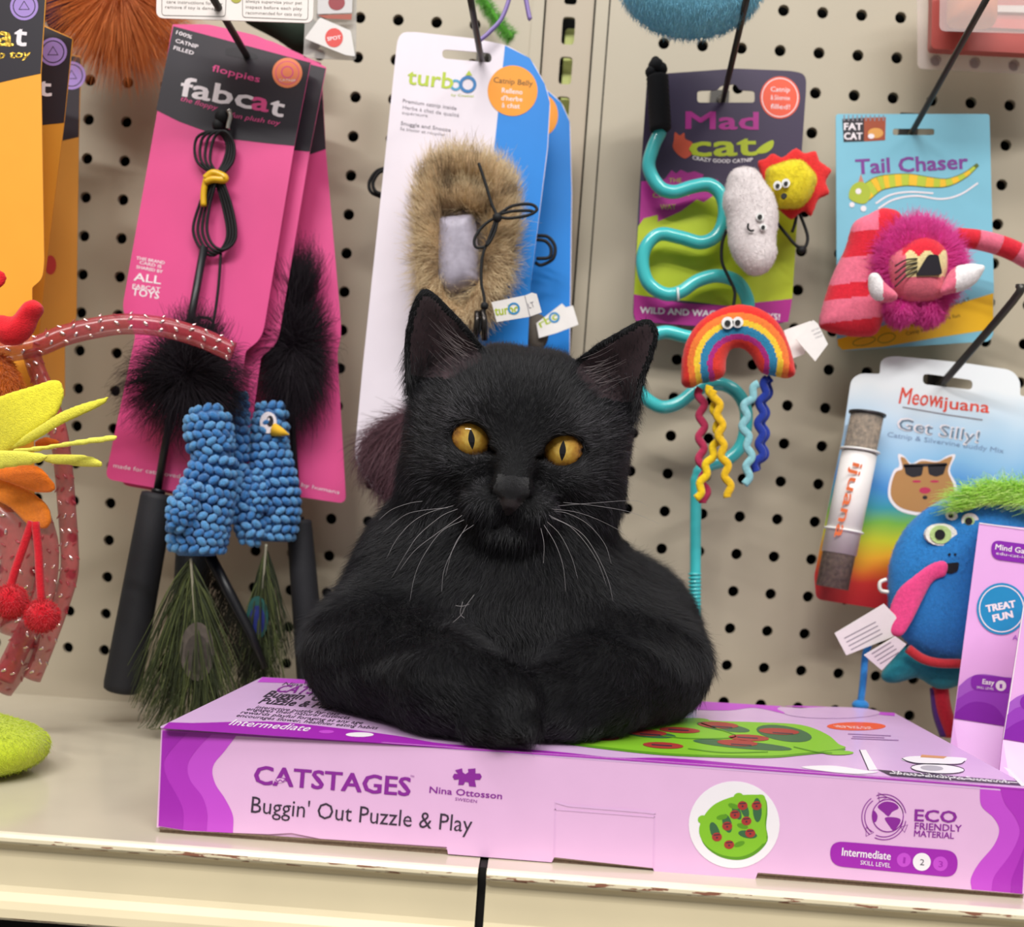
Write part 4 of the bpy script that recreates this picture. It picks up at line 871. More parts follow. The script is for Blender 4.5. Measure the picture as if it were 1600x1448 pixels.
meshtube([(48, 548), (58, 580), (75, 620), (92, 680), (100, 740), (104, 790), (108, 845), (108, 895), (94, 945), (74, 1000), (50, 1060)], -.142, .0050, 'mesh_tube', .4)
meshtube([(60, 800), (74, 850), (72, 905), (60, 950), (30, 1010), (5, 1060)], -.148, .0060, 'mesh_tube', .4)
meshtube([(10, 970), (40, 985), (30, 1030), (0, 1075)], -.140, .0075, 'mesh_tube', .4)
meshtube([(-10, 800), (20, 830), (30, 880), (20, 930), (-20, 960)], -.144, .010, 'mesh_tube', .25)
pomm = felt('#cf1b2b')
for x, y, r in ((66, 962, .0078), (16, 940, .0082)):
    m = MB(); m.ell(at(x, y, -.172), r, pomm); o = m.build('pompom', o1); W_, Q_ = m.v[0], np.array([f if len(f) == 4 else (f[0], f[1], f[2], f[2]) for f in m.f]); fuzz('fuzz', W_, Q_, 1500, .0022, .00012, pomm, o, lift=1.3, kind='stuff')
m = MB(); m.tube([at(x, y, -.165) for x, y in cr([(50, 815), (38, 850), (24, 890), (14, 925)], 5)], .0022, pomm, 8); m.build('yarn_leg', o1)
m = MB(); m.tube([at(x, y, -.165) for x, y in cr([(55, 815), (60, 860), (62, 900), (65, 940)], 5)], .0022, pomm, 8); m.build('yarn_leg', o1)
# green plush on the shelf
limem = felt('#bccc2c'); F = Field((-.36, -.262, -.001), (-.225, -.135, .05), .0016)
F.ell((-.285, -.204, .0125), (.048, .040, .0122), .01); F.ell((-.262, -.214, .0125), (.028, .030, .0115), .01); F.ell((-.3, -.20, .015), (.035, .032, .012), .01)
F.cap((-.250, -.240, .017), (-.262, -.226, .026), .0012, .0006, .004, sub=True); V_, Q_ = F.mesh(); V_[:, 2] = np.maximum(V_[:, 2], .0006)
gp = thing('plush_toy', 'lime green plush toy lying on the shelf at the left edge', 'plush toy', (-.285, -.2, 0)); m = MB(); m.add(V_, Q_, limem, True); gpb_ = m.build('body', gp)
fuzz('nap', V_, Q_, 14000, .0021, .00009, limem, gpb_, flow=(.6, -.3, -.8), lift=.5, kind='stuff', label='short lime green nap')
# things peeking in along the top edge, left
orf = mat('rust orange fluff', '#dd7a2c', rough=.8, sheen=.3)
t = thing('feather_toy', 'fluffy rust orange toy hanging at the top edge above the pegboard', 'cat toy', tuple(at(185, 10, -.03))); m = MB(); m.ell(at(185, -12, -.045), (.028, .02, .026), orf); m.build('body', t)
c0 = at(185, -10, -.05); D = unit(RNG.normal(0, 1, (9000, 3)) * (1, .5, 1)); Ls = RNG.uniform(.02, .042, 9000)[:, None, None]; s5 = np.linspace(0, 1, 5)[None, :, None]
strands('fluff', c0 + D[:, None] * (.01 + Ls * s5) + np.array([0, 0, -.008]) * s5 ** 2 + RNG.normal(0, .0025, (9000, 1, 3)) * s5, .00012, orf, t, kind='stuff')
t = thing('feather_toy', 'dark purple feather toy at the top edge beside the orange cards', 'cat toy', tuple(at(88, 5, -.05))); m = MB(); m.ell(at(92, 4, -.055), (.010, .008, .018), mat('dark purple down', '#33204f', rough=.9)); m.build('body', t)
c0 = at(92, 0, -.055); D = unit(RNG.normal(0, 1, (1500, 3)) * (1, .5, 1)); Ls = RNG.uniform(.006, .016, 1500)[:, None, None]; strands('fluff', c0 + D[:, None] * (.006 + Ls * s5), .00014, mat('dark purple down', ''), t, kind='stuff')
t = thing('toy_card', 'white card with fine print hanging over the top of the pink cards', 'packaging card', tuple(at(370, 0, -.125))); S = flat(-.125); m = MB(); m.card(S, rnd([(246, -90), (492, -80), (489, 36), (244, 28)], [0, 0, 12, 12]), pr('#ece2dd'))
gy = pr('#7d7772'); m.line(S, rnd([(253, -60), (356, -58), (352, 26), (253, 24)], 5), 1, gy, .0003, closed=True); m.line(S, rnd([(379, -58), (483, -56), (481, 31), (379, 27)], 5), 1, gy, .0003, closed=True)
for x0, y0, s_ in ((260, 5, 'care instructions for play'), (258, 13, 'remove if toy is damaged'), (384, 4, 'always supervise your pet'), (384, 13, 'inspect before each play'), (384, 22, 'recommended for cats only')): m.text(S, s_, (x0, y0), (x0 + 88, y0 + 3), 5, gy, .0003)
m.pp(S, circ(369, -4, 9, 9), pr('#a9a432'), .0004); m.build('backing_card', t)
t = thing('toy_packet', 'clear plastic packet with red round logos beside the white card', 'packet', tuple(at(515, 20, -.07))); S = flat(-.066); m = MB(); m.card(S, rnd([(480, -60), (558, -60), (556, 94), (474, 90)], [0, 0, 6, 4]), mat('clear packet film', '#c9c6c2', rough=.15, alpha=.45, coat=.6)); m.build('film', t)
S = flat(-.070); m = MB(); m.card(S, rnd([(498, -60), (552, -60), (550, 20), (496, 22)], 2), pr('#c9c6c6'), .0004); m.pp(S, circ(526, 4, 13, 12), pr('#8f1f2a'), .0003); m.pp(S, [(496, 24), (550, 22), (549, 31), (510, 29)], pr('#a34a35'), .0003); m.card(S, rnd([(476, 60), (500, 27), (548, 48), (555, 88), (540, 86)], 3), pr('#dedad8'), .0004)
m.pp(S, circ(522, 59, 14, 15), pr('#d9423c'), .0003); m.text(S, 'SPOT', (512, 64), (533, 61), 6, WHT, .0004, bold=.02); m.build('insert', t)
t = thing('plush_toy', 'dark green toy tucked behind the white card above the pink cards', 'cat toy', tuple(at(450, 50, -.04))); m = MB(); W_, Q_ = pillow(m, flat(-.03), cr([(380, 30), (440, 25), (490, 30), (500, 70), (470, 84), (430, 60)], 4, True), .01, .012, mat('dark green cloth', '#1d2b1f', rough=.9)); m.build('body', t)
# ------------------------------------------------------------------ turbo cards
TW, TB, LIME, TO = pr('#e9dfe9'), pr('#1583dc'), pr('#b4c832'), pr('#f49a1c')
def turbo(label, out, blue, Y, front):
    t = thing('fur_wand_toy', label, 'cat toy', tuple(at(735, 90, Y)), 'furry wand toys on white and blue cards'); S = flat(Y); mb = MB()
    hole = rnd([(691, 77), (768, 83), (768, 98), (691, 91)], 7, 4) if front else None
    mb.card(S, out, TW, .0006, holes=[hole] if front else []); mb.pp(S, blue, TB, .0002); return t, S, mb
A1 = rnd([(622, 50), (650, 50), (740, 60), (791, 70), (830, 92), (852, 131), (860, 160), (856, 232), (829, 445), (812, 800), (600, 790), (553, 720), (567, 570), (603, 232)], [22, 6, 10, 10, 14, 14, 10, 6, 0, 20, 34, 24, 0, 0])
tt1, S, mb = turbo('mottled tan fur wand toy on the front white and blue card', A1, [(789, 71), (828, 91), (851, 131), (859, 160), (855, 232), (829, 445), (813, 788), (722, 788), (735, 590), (771, 244)], -.060, True)
mb.text(S, 'turb', (636, 131), (707, 139), 26, LIME, .0004, bold=.02); mb.line(S, circ(731, 132, 11, 11, 24), 5, pr('#2a78b8'), .0005, closed=True); mb.line(S, circ(712, 133, 7, 7, 18), 4, pr('#4aa0c8'), .0004, closed=True); mb.pp(S, [(727, 118), (733, 110), (738, 118)], LIME, .0004); mb.text(S, 'by Coastal', (705, 150), (740, 152), 4, LIME, .0004)
mb.pp(S, circ(801, 142, 39, 39.5, 40), TO, .0006); mb.text(S, 'Catnip Belly', (771, 129), (832, 135), 9, pr('#6a4a10'), .0008, bold=.01); mb.text(S, 'Relleno', (784, 145), (816, 148), 8, WHT, .0008, bold=.01); mb.text(S, "d'herbe", (783, 157), (816, 159), 8, WHT, .0008, bold=.01); mb.text(S, 'à chat', (784, 168), (812, 170), 8, WHT, .0008, bold=.01)
gr = pr('#8d868f'); mb.text(S, 'Premium catnip inside', (629, 160), (713, 172), 6, gr, .0004, bold=.01); mb.text(S, 'Herbe à chat de qualité', (629, 170), (717, 183), 6, gr, .0004); mb.text(S, 'supérieure', (628, 178), (668, 183), 5, gr, .0004); mb.text(S, 'Snuggle and Snooze', (626, 195), (704, 206), 6, gr, .0004, bold=.01); mb.text(S, 'Se blottir et roupiller', (625, 203), (696, 213), 5, gr, .0004)
mb.build('backing_card', tt1)
A2 = rnd([(760, 100), (820, 118), (858, 143), (878, 160), (891, 190), (894, 300), (890, 600), (880, 800), (760, 800)], [4, 8, 8, 10, 12, 0, 0, 10, 4])
tt2, S2, mb = turbo('rear blue edged card with white tag, behind the front white and blue card', A2, [(800, 115), (858, 144), (877, 161), (890, 190), (893, 300), (889, 600), (880, 795), (800, 795)], -.030, False)
mb.pp(S2, circ(848, 180, 24, 32), TO, .0004); mb.build('backing_card', tt2)
# fur loop
furA = hairmix('tan mottled fur', ['#4a4038', '#9a8468', '#dcc6a0', '#e8d4ae', '#cdae80'], mott=.6, sc=75); furc = mat('tan fur hide', '#a68a68', rough=.9)
path = cr([(700, 262), (742, 262), (778, 285), (785, 340), (775, 420), (750, 480), (715, 500), (680, 470), (672, 400), (672, 320), (680, 280)], 6, True)
m = MB(); m.tube([at(x, y, -.078) for x, y in path], .0085, furc, 10, True); m.tube([at(x, y, -.078) for x, y in [(690, 312), (725, 305), (762, 318)]], .0085, furc, 10); fo_ = m.build('fur_loop', tt1); Vt = np.concatenate(m.v); Qt = np.array([f for f in m.f if len(f) == 4])
fuzz('fur', Vt, Qt, 11000, .0125, .00011, furA, fo_, flow=lambda P: unit(P - at(727, 375, -.07)) + np.array([0, 0, .3]), lift=.6, kind='stuff', label='mottled tan and brown fur')
m = MB(); W_, Q_ = pillow(m, flat(-.078), rnd([(684, 340), (742, 335), (752, 445), (700, 462), (680, 440)], 8), .010, .010, mat('lilac grey fleece', '#a39cab', rough=.5, var=.15, scale=200, sheen=.2)); m.build('pouch', tt1)
m = MB(); W_, Q_ = pillow(m, flat(-.075), cr([(650, 640), (600, 660), (568, 690), (566, 720), (580, 745), (640, 790), (700, 760), (700, 650)], 4, True), .008, .012, mat('maroon hide', '#4a2c33', rough=.9)); m.build('tail', tt1)
fuzz('tail_fur', W_, Q_, 5000, .018, .00012, hairmix('maroon fur', ['#6b4650', '#4a2e36', '#7b5a62', '#33222a']), tt1, flow=(-.35, 0, -1), lift=.5, kind='stuff', label='long maroon grey fur')
m = MB(); Yc = -.096
cord(m, [(748, 255), (758, 285), (768, 318), (775, 338), (765, 370), (754, 400), (752, 440), (757, 470), (752, 500), (748, 522)], .0009, Yc)
cord(m, [(775, 338), (800, 322), (828, 319), (839, 327), (826, 336), (796, 341), (776, 340), (756, 352), (742, 372), (744, 386), (760, 384), (772, 365), (778, 342)], .0009, Yc); cord(m, [(776, 336), (800, 330), (826, 329), (834, 331)], .0009, Yc)
m.ell(at(777, 340, Yc), .0028, cordm); m.ell(at(757, 478, Yc), .0024, cordm); m.build('cord', tt1)
m = MB(); m.tube([at(x, y, -.097) for x, y in [(746, 486), (745, 505), (743, 530)]], .0018, mat('dark swivel clip', '#3a3634', rough=.25, metal=.8), 8); m.tube([at(x, y, -.097) for x, y in [(754, 484), (757, 505), (757, 532)]], .0018, mat('dark swivel clip', ''), 8); m.build('clip', tt1)
m = MB(); cord(m, [(604, 262), (588, 268), (577, 285), (580, 300), (596, 308)], .0011, -.040); cord(m, [(604, 266), (592, 270), (583, 285), (586, 298), (598, 304)], .0011, -.042); m.build('cord', tt1)
def tagp(t, S, pts, txts, name='tag'):
    m = MB(); W_ = mat('white satin tag', '#eee9e6', rough=.5, bump=.1); m.card(S, pts, W_, .0006); txts(m, S); m.build(name, t)
St = Surf.three((770, 470, -.100), (843, 470, -.110), (770, 500, -.099))
tagp(tt1, St, [(768, 472), (822, 461), (831, 457), (838, 459), (846, 488), (826, 495), (776, 503)], lambda m, S: (m.text(S, 'turbo', (774, 493), (812, 488), 15, LIME, .0003, bold=.02), m.line(S, circ(803, 482, 8), 3, pr('#3a8fc8'), .0004, closed=True), m.line(S, [(820, 462), (828, 494)], 1, gr, .0003), m.text(S, 'LT', (827, 482), (836, 479), 9, gr, .0003)))
S3 = flat(-.052); m = MB(); cord(m, [(838, 368), (856, 370), (867, 385), (864, 404), (846, 414), (836, 410)], .0011, -.050); cord(m, [(838, 374), (853, 377), (861, 388), (858, 402), (838, 404)], .0011, -.052); m.build('cord', tt2)
tagp(tt2, S3, [(842, 528), (838, 505), (878, 474), (884, 480), (895, 477), (904, 507), (870, 520)], lambda m, S: (m.text(S, 'rbo', (845, 512), (876, 496), 13, LIME, .0003, bold=.02), m.line(S, circ(866, 496, 7), 3, pr('#3a8fc8'), .0004, closed=True)))
m = MB(); m.ell(at(838, 520, -.045), (.008, .006, .012), mat('grey fur patch', '#5d554c', rough=.9)); m.build('fur_tail', tt2)
# ------------------------------------------------------------------ top edge, middle and right
t = thing('chenille_toy', 'purple cord and green chenille strand at the top edge above the white card', 'cat toy', tuple(at(760, 0, -.06))); vio = mat('lavender cord', '#8d78b8', rough=.4)
m = MB(); cord(m, [(800, -30), (795, 0), (783, 30), (765, 50), (755, 59), (748, 64)], .0013, -.068, vio); m.build('cord', t)
m = MB(); cord(m, [(817, -30), (822, 0), (827, 26), (829, 30)], .0014, -.068, vio); m.build('cord', t)
grn = mat('green chenille', '#5fb02f', rough=.9, sheen=.3); gpth = [at(x, y, -.02) for x, y in cr([(740, -20), (760, 8), (780, 38), (800, 60)], 8)]
m = MB(); m.tube(gpth, .0022, grn, 8); m.build('strand', t); fuzz('fuzz', np.concatenate(m.v), np.array([f for f in m.f if len(f) == 4]), 1500, .005, .0001, grn, t, lift=1.2, kind='stuff')
t = thing('plush_toy', 'soft sky blue round plush hanging at the top edge', 'plush toy', tuple(at(1080, 0, -.09))); skyf = felt('#82c8e2'); m = MB(); W_, Q_ = pillow(m, flat(-.10), circ(1082, -42, 118, 98, 40), .022, .03, skyf, h=.002); m.build('body', t); fuzz('nap', W_, Q_, 9000, .004, .00012, skyf, t, lift=.8, kind='stuff')
t = thing('blister_pack', 'clear blister pack with red card and orange toy in the top right corner', 'packaging', tuple(at(1520, 20, -.06))); clr = mat('clear blister', '#e9dcd8', rough=.08, alpha=.28, coat=1)
S = flat(-.035); m = MB(); m.card(S, rnd([(1432, -80), (1700, -80), (1700, 120), (1434, 107)], 8), clr, .0006); m.build('flange', t)
m = MB(); m.card(flat(-.045), rnd([(1458, -80), (1700, -80), (1700, 88), (1455, 76)], 8), pr('#b3524c'), .006); m.build('card_insert', t)
m = MB(); W_, Q_ = pillow(m, flat(-.062), rnd([(1482, -60), (1560, -60), (1556, 44), (1480, 42)], 16), .010, .012, mat('orange plush', '#e0824f', rough=.8, var=.15)); m.build('toy', t)
m = MB(); m.card(flat(-.0465), [(1530, 28), (1700, 34), (1700, 50), (1528, 42)], pr('#c9423a'), .001); m.card(flat(-.0465), [(1550, 8), (1700, 10), (1700, 22), (1548, 18)], pr('#d5d0cc'), .001); m.build('print_strip', t)
m = MB(); m.card(flat(-.085), rnd([(1470, -80), (1700, -80), (1700, 55), (1468, 48)], 10), clr, .0006); m.build('blister', t)

# ------------------------------------------------------------------ turquoise wand with cloud, sun and rainbow
q4 = lambda L_: [(920 + x * .3591, y * .3591) for x, y in L_]; q5 = lambda L_: [(960 + x * .2486, 460 + y * .2486) for x, y in L_]; q6 = lambda L_: [(1240 + x * .3867, y * .3867) for x, y in L_]; q7 = lambda L_: [(1240 + x * .428, 540 + y * .428) for x, y in L_]
MP, MM, ML, MO = pr('#3a2c4a'), pr('#b3258c'), pr('#b4c220'), pr('#ee5a3c')
mc = thing('weather_wand_toy', 'turquoise wavy wand with cloud, sun and rainbow plushes on dark purple card', 'cat toy', tuple(at(1130, 150, -.03))); S = flat(-.030); mb = MB()
mo = rnd(q4([(255, 325), (640, 298), (880, 308), (947, 322), (945, 400), (880, 1320), (868, 1405), (600, 1432), (200, 1400), (192, 1360), (215, 900)]), [8, 4, 8, 14, 4, 0, 16, 0, 16, 6, 0])
mb.card(S, mo, MP, .0006, holes=[rnd(q4([(472, 395), (560, 392), (575, 372), (640, 366), (655, 392), (722, 396), (722, 446), (472, 446)]), 5)])
mb.pp(S, q4([(228, 790), (330, 780), (360, 740), (380, 755), (400, 738), (430, 752), (460, 745), (500, 760), (480, 800), (560, 780), (600, 850), (560, 1000), (220, 990)]), MM, .0002)
mb.pp(S, q4([(214, 985), (240, 950), (300, 935), (300, 965), (400, 920), (470, 868), (500, 880), (545, 850), (700, 820), (915, 830), (885, 1300), (600, 1330), (196, 1282)]), ML, .00035)
mb.pp(S, q4([(196, 1280), (400, 1318), (600, 1330), (885, 1300), (878, 1340), (867, 1400), (600, 1428), (205, 1398), (195, 1365)]), MM, .0005)
mb.text(S, 'Mad', (1072, 201), (1184, 202), 28, MM, .0004, bold=.035); mb.text(S, 'cat', (1078, 244), (1182, 242), 34, ML, .0004, bold=.035); mb.pp(S, cr(q4([(725, 665), (750, 635), (800, 610), (800, 640), (770, 665)]), 4, True), ML, .0004)
mb.pp(S, cr(q4([(370, 610), (375, 575), (395, 590), (415, 578), (420, 605), (450, 620), (455, 660), (420, 690), (385, 670), (365, 640)]), 3, True), pr('#d9563a'), .0004)
mb.text(S, 'CRAZY GOOD CATNIP', (1082, 249), (1176, 252), 6, WHT, .0005, bold=.02, arc=-4)
mb.text(S, 'THE', (1045, 285), (1065, 285), 7, ML, .0004); mb.text(S, 'CRAZIEST', (1020, 309), (1080, 306), 8, ML, .0004); mb.text(S, 'WAY', (1032, 328), (1056, 327), 9, ML, .0004)
mb.text(S, 'WILD AND WACKY CAT TOYS!', (1000, 489), (1218, 500), 10, WHT, .0007, bold=.03)
mb.pp(S, circ(1218.5, 152.5, 31, 33, 34), MO, .0004); mb.line(S, circ(1218.5, 152.5, 28, 30, 34), 1.3, WHT, .0005, closed=True)
for s_, y in (('Catnip', 143), ('& Silvervine', 156), ('filled!', 170)): mb.text(S, s_, (1204, y), (1234, y + 1), 8, WHT, .0006)
mb.build('backing_card', mc)
aqua = mat('glossy turquoise plastic', '#45c3c6', rough=.18, coat=.6, var=.02)
WP_ = [(1032, 205), (1020, 232), (1014, 262), (1030, 292), (1053, 300), (1081, 292), (1108, 289), (1127, 305), (1132, 335), (1121, 366), (1096, 379), (1063, 371), (1031, 366), (1010, 384), (1004, 412), (1013, 442), (1038, 459), (1063, 456), (1089, 439), (1119, 431), (1148, 438), (1165, 460), (1168, 485), (1150, 520), (1110, 532), (1072, 526), (1037, 519), (1005, 535), (992, 575), (1000, 612), (1030, 635), (1060, 630), (1090, 608), (1125, 600), (1152, 614), (1166, 645), (1160, 690), (1140, 715), (1105, 728), (1089, 745), (1087, 790), (1086, 1052)]
pw = cr([(a, b) for a, b in WP_], 8); m = MB(); m.tube([at(x, y, -.042) for x, y in pw], [.0042 if y < 740 else .0036 for x, y in pw], aqua, 12)
for y in range(895, 1052, 6): m.tube([at(1086 - (y - 790) * .004, y, -.042), at(1086 - (y - 790) * .004, y + 3, -.042)], .0042, aqua, 12)
m.build('wavy_wand', mc)
m = MB(); cordb = mat('black cord wrap', '#141319', rough=.8); m.lathe(at(1027, 118, -.044), at(1032, 204, -.044), [(0, .004), (.02, .0062)] + [(i / 22, .0064 + .0006 * (i % 2)) for i in range(1, 22)] + [(1, .0058)], cordb, 14)
for x, y, r in ((1025, 104, .0050), (1018, 113, .004), (1033, 108, .004), (1024, 96, .003)): m.ell(at(x, y, -.044), r, cordb, nu=10, nv=7)
m.build('grip', mc)
m = MB(); m.tube([at(1059, 449, -.047), at(1060, 470, -.047)], .0008, mat('clear fastener', '#dfe6e6', rough=.2), 6); m.build('fastener', mc)
eyeW, eyeB = felt('#f4f2f0'), mat('black stitched thread', '#101010', rough=.6)
def dot(m, x, y, r, Y, mt, ry=None, th=.0012): Sx = flat(Y); m.prism([Sx.p(*q) for q in circ(x, y, r, ry or r, 18)], (0, th, 0), mt)
def napped(t, name, outline, T, R, Y, col, matfn=None, n=3500, L=.0012, h=.0012, off=0):
    m = MB(); W_, Q_ = pillow(m, flat(Y), outline, T, R, felt(col), h=h, matfn=matfn, off=off); o = m.build(name, t)
    if n: fuzz('nap', W_, Q_, n, L, .00009, felt(col), o, lift=.9, kind='stuff')
    return o
napped(mc, 'sun_rays', rnd(q4([(728, 700), (765, 690), (800, 662), (840, 688), (878, 655), (905, 640), (935, 668), (990, 652), (1003, 700), (1062, 740), (1030, 790), (1052, 843), (1000, 868), (968, 948), (935, 915), (882, 962), (828, 915), (760, 800)]), 1.5), .0022, .003, -.052, '#e23232', n=1200, L=.0008)
napped(mc, 'sun', rnd(q4([(765, 735), (860, 700), (925, 694), (995, 772), (968, 855), (922, 905), (825, 908), (782, 850)]), 10), .0085, .012, -.060, '#e9d52a')
m = MB()
for a, b in ((822, 806), (858, 796)): x, y = q4([(a, b)])[0]; dot(m, x, y, 6.5, -.0700, eyeW, 7); dot(m, x, y + .5, 3.2, -.0708, eyeB)
x, y = q4([(850, 852)])[0]; dot(m, x, y, 4.5, -.0698, eyeB); m.build('face', mc)
napped(mc, 'cloud', cr(q4([(612, 755), (660, 728), (725, 738), (768, 800), (808, 862), (822, 950), (812, 1040), (815, 1110), (782, 1175), (722, 1200), (662, 1162), (618, 1092), (606, 1020), (602, 950), (582, 880), (595, 822)]), 3, True), .0095, .013, -.066, '#e9dfdf', n=5000)
m = MB()
for a, b, r in ((745, 943, 6.5), (759, 988, 5.5)): x, y = q4([(a, b)])[0]; dot(m, x, y, r, -.0770, eyeW); dot(m, x, y, r * .55, -.0778, eyeB)
m.tube([at(*q, -.0768) for q in cr(q4([(694, 972), (692, 990), (702, 1003), (718, 1002)]), 4)], .0006, eyeB, 6); m.build('face', mc)
RB = [felt(c) for c in ('#e0392f', '#b02a80', '#2f83ad', '#f3c93a', '#ee7a34', '#dd2c24')]
def rbm(x, y):
    u, v = (x - 960) / .2486 - 780, 500 - (y - 460) / .2486; rho = math.hypot(u, v); s_ = max(0, v) / (rho + 1e-6); ri, ro = 100 + 62 * s_, 358 + 77 * s_; k = (rho - ri) / (ro - ri)
    for q, m_ in zip((.20, .33, .52, .66, .82), RB):
        if k < q: return m_
    return RB[5]
napped(mc, 'rainbow', cr(q5([(418, 500), (440, 330), (510, 200), (620, 112), (770, 65), (910, 90), (1020, 170), (1090, 300), (1132, 450), (1130, 510), (1075, 525), (1000, 512), (925, 492), (885, 430), (850, 370), (790, 335), (730, 350), (700, 420), (692, 505), (625, 545), (540, 560), (480, 590), (428, 568)]), 3, True), .0080, .011, -.078, '#dd2c24', rbm, n=0, h=.0009)
m = MB()
for a, b, r in ((712, 178, 9.5), (776, 174, 8.5)): x, y = q5([(a, b)])[0]; dot(m, x, y, r, -.0880, eyeW); dot(m, x, y + .5, r * .5, -.0888, eyeB)
m.build('face', mc)
def ricrac(pts, col, Y, amp=4.5, per=17):
    P = cr(q5(pts), 10); d = 0; out = []
    for i in range(len(P)):
        if i: d += np.linalg.norm(P[i] - P[i - 1])
        t = P[min(i + 1, len(P) - 1)] - P[max(i - 1, 0)]; t = t / np.linalg.norm(t); out.append(P[i] + np.array([-t[1], t[0]]) * amp * math.sin(d / per * math.pi))
    m = MB(); m.tube([at(x, y, Y) for x, y in cr(out, 2)], .0024, felt(col), 8, flatten=.5); m.build('ric_rac_ribbon', mc, label={'#b83358': 'crimson', '#f2cb1d': 'yellow', '#e8b91c': 'golden yellow', '#8cc4cd': 'pale blue', '#22399a': 'navy blue'}[col] + ' wavy ribbon')
ricrac([(540, 590), (550, 780), (545, 1000), (560, 1150), (572, 1310)], '#b83358', -.074); ricrac([(600, 575), (640, 750), (650, 900), (590, 1060), (520, 1285)], '#f2cb1d', -.080, 3.5, 15); ricrac([(625, 600), (660, 760), (672, 940), (700, 1080), (725, 1275)], '#e8b91c', -.084, 4, 16)
ricrac([(905, 560), (830, 700), (820, 850), (850, 980), (828, 1195)], '#8cc4cd', -.080, 4, 16); ricrac([(960, 525), (925, 680), (915, 850), (920, 980), (880, 1110)], '#22399a', -.075, 4, 16); ricrac([(985, 525), (945, 680), (940, 850), (935, 1000), (890, 1100)], '#22399a', -.070, 4, 16)
tagp(mc, flat(-.072), q5([(1065, 225), (1235, 165), (1262, 200), (1210, 300), (1195, 375), (1108, 405)]), lambda m, S: None); tagp(mc, flat(-.078), q5([(1250, 160), (1280, 185), (1342, 312), (1262, 420), (1140, 280)]), lambda m, S: [m.text(S, s_, *q5([(1240 + k * 12, 235 + k * 22), (1290 + k * 10, 215 + k * 22)]), 2.6, gr, .0003) for k, s_ in enumerate(('CAT TOY', 'WASH', 'COLD'))])
m = MB(); c4 = lambda L_, Y=-.05: cord(m, q4(L_), .0010, Y); c4([(600, 1000), (580, 1060), (580, 1140), (610, 1210), (635, 1270), (628, 1340)], -.056); c4([(820, 970), (860, 1020), (905, 1070), (940, 1075), (952, 1030), (930, 960), (905, 905)]); c4([(905, 905), (900, 960), (885, 1010)]); m.ell(at(*q4([(925, 1088)])[0], -.05), .0024, cordm); m.build('cord', mc)
# ------------------------------------------------------------------ light blue card with pink lion
lc = thing('lion_tail_toy', 'fuzzy magenta lion toy with striped tail on light blue card', 'cat toy', tuple(at(1427, 200, -.03))); S = flat(-.030); mb = MB(); LB, YL = pr('#7fc0d6'), pr('#f2bb1e')
mb.card(S, rnd([(1306, 178), (1546, 178), (1553, 450), (1552, 524), (1545, 533), (1316, 548), (1308, 540)], 5), LB, .0006, holes=[rnd([(1395, 201), (1460, 201), (1460, 211), (1395, 211)], 4)])
mb.pp(S, [(1308, 530), (1552, 458), (1552, 514), (1460, 528), (1380, 542), (1316, 547), (1309, 540)], YL, .0002)
mb.pp(S, [(1316, 186), (1350, 184), (1350, 221), (1318, 222)], BLK, .0003); mb.pp(S, [(1350, 184), (1384, 183), (1383, 219), (1350, 221)], pr('#a34a2c'), .0003); mb.pp(S, circ(1368, 208, 12, 8), pr('#e0a050'), .0004); mb.pp(S, circ(1361, 213, 5, 4), WHT, .0005)
for i in range(10): mb.line(S, [(1319 + i * 6.8, 180), (1319 + i * 6.8, 189)], 2.2, gr, .0005)
mb.text(S, 'FAT', (1319, 203), (1347, 203), 11, WHT, .0005, bold=.04); mb.text(S, 'CAT', (1319, 218), (1347, 218), 11, WHT, .0005, bold=.04)
VI = pr('#7f3f95'); mb.text(S, 'Tail', (1338, 272), (1390, 269), 24, VI, .0004, bold=.03); mb.text(S, 'Chaser', (1405, 269), (1512, 263), 24, VI, .0004, bold=.03)
tp = cr([(1350, 303), (1371, 288), (1392, 283), (1420, 281), (1455, 285), (1481, 285), (1507, 274), (1528, 257)], 8); N_ = len(tp); wd = [24 - 8 * min(1, i / N_ * 2) - 13 * max(0, i / N_ * 2 - 1) for i in range(N_)]
mb.line(S, tp, [w + 2.5 for w in wd], pr('#5a6b20'), .0003)
for i in range(0, N_ - 3, 3): mb.line(S, tp[i:i + 4], wd[i:i + 4], pr('#b9c93a') if (i // 3) % 2 else pr('#f0c02a'), .0005)
mb.pp(S, cr([(1326, 308), (1330, 292), (1343, 284), (1356, 290), (1360, 305), (1352, 318), (1336, 316)], 4, True), pr('#aebf3a'), .0006); mb.pp(S, circ(1341, 299, 4.5), WHT, .0007); mb.pp(S, [(1340, 288), (1345, 272), (1350, 286)], pr('#c9856a'), .0005); mb.pp(S, circ(1331, 320, 4), WHT, .0006); mb.pp(S, circ(1349, 326, 4.5), WHT, .0006)
for pth in ([(1368, 318), (1390, 305), (1420, 300), (1458, 302)], [(1372, 326), (1396, 312), (1430, 306), (1470, 311), (1500, 304), (1528, 286)]): mb.line(S, cr(pth, 6), 2.6, WHT, .0004)
for s_, a, b in (('INSIDE SUPPORT', (1450, 492), (1516, 470), ), ('With 100% extra fun', (1418, 512), (1500, 495)), ('Catnip stuffed!', (1416, 524), (1462, 513))): mb.text(S, s_, a, b, 6, pr('#6a4a14'), .0004)
mb.line(S, circ(1385, 528, 14, 7, 16, rot=-15), 1.2, pr('#7a7a22'), .0004, closed=True); mb.line(S, circ(1350, 533, 18, 6, 16, rot=-12), 1.2, pr('#7a7a22'), .0004, closed=True)
mb.build('backing_card', lc)
LR, LPk = felt('#d92437'), felt('#e8708a')
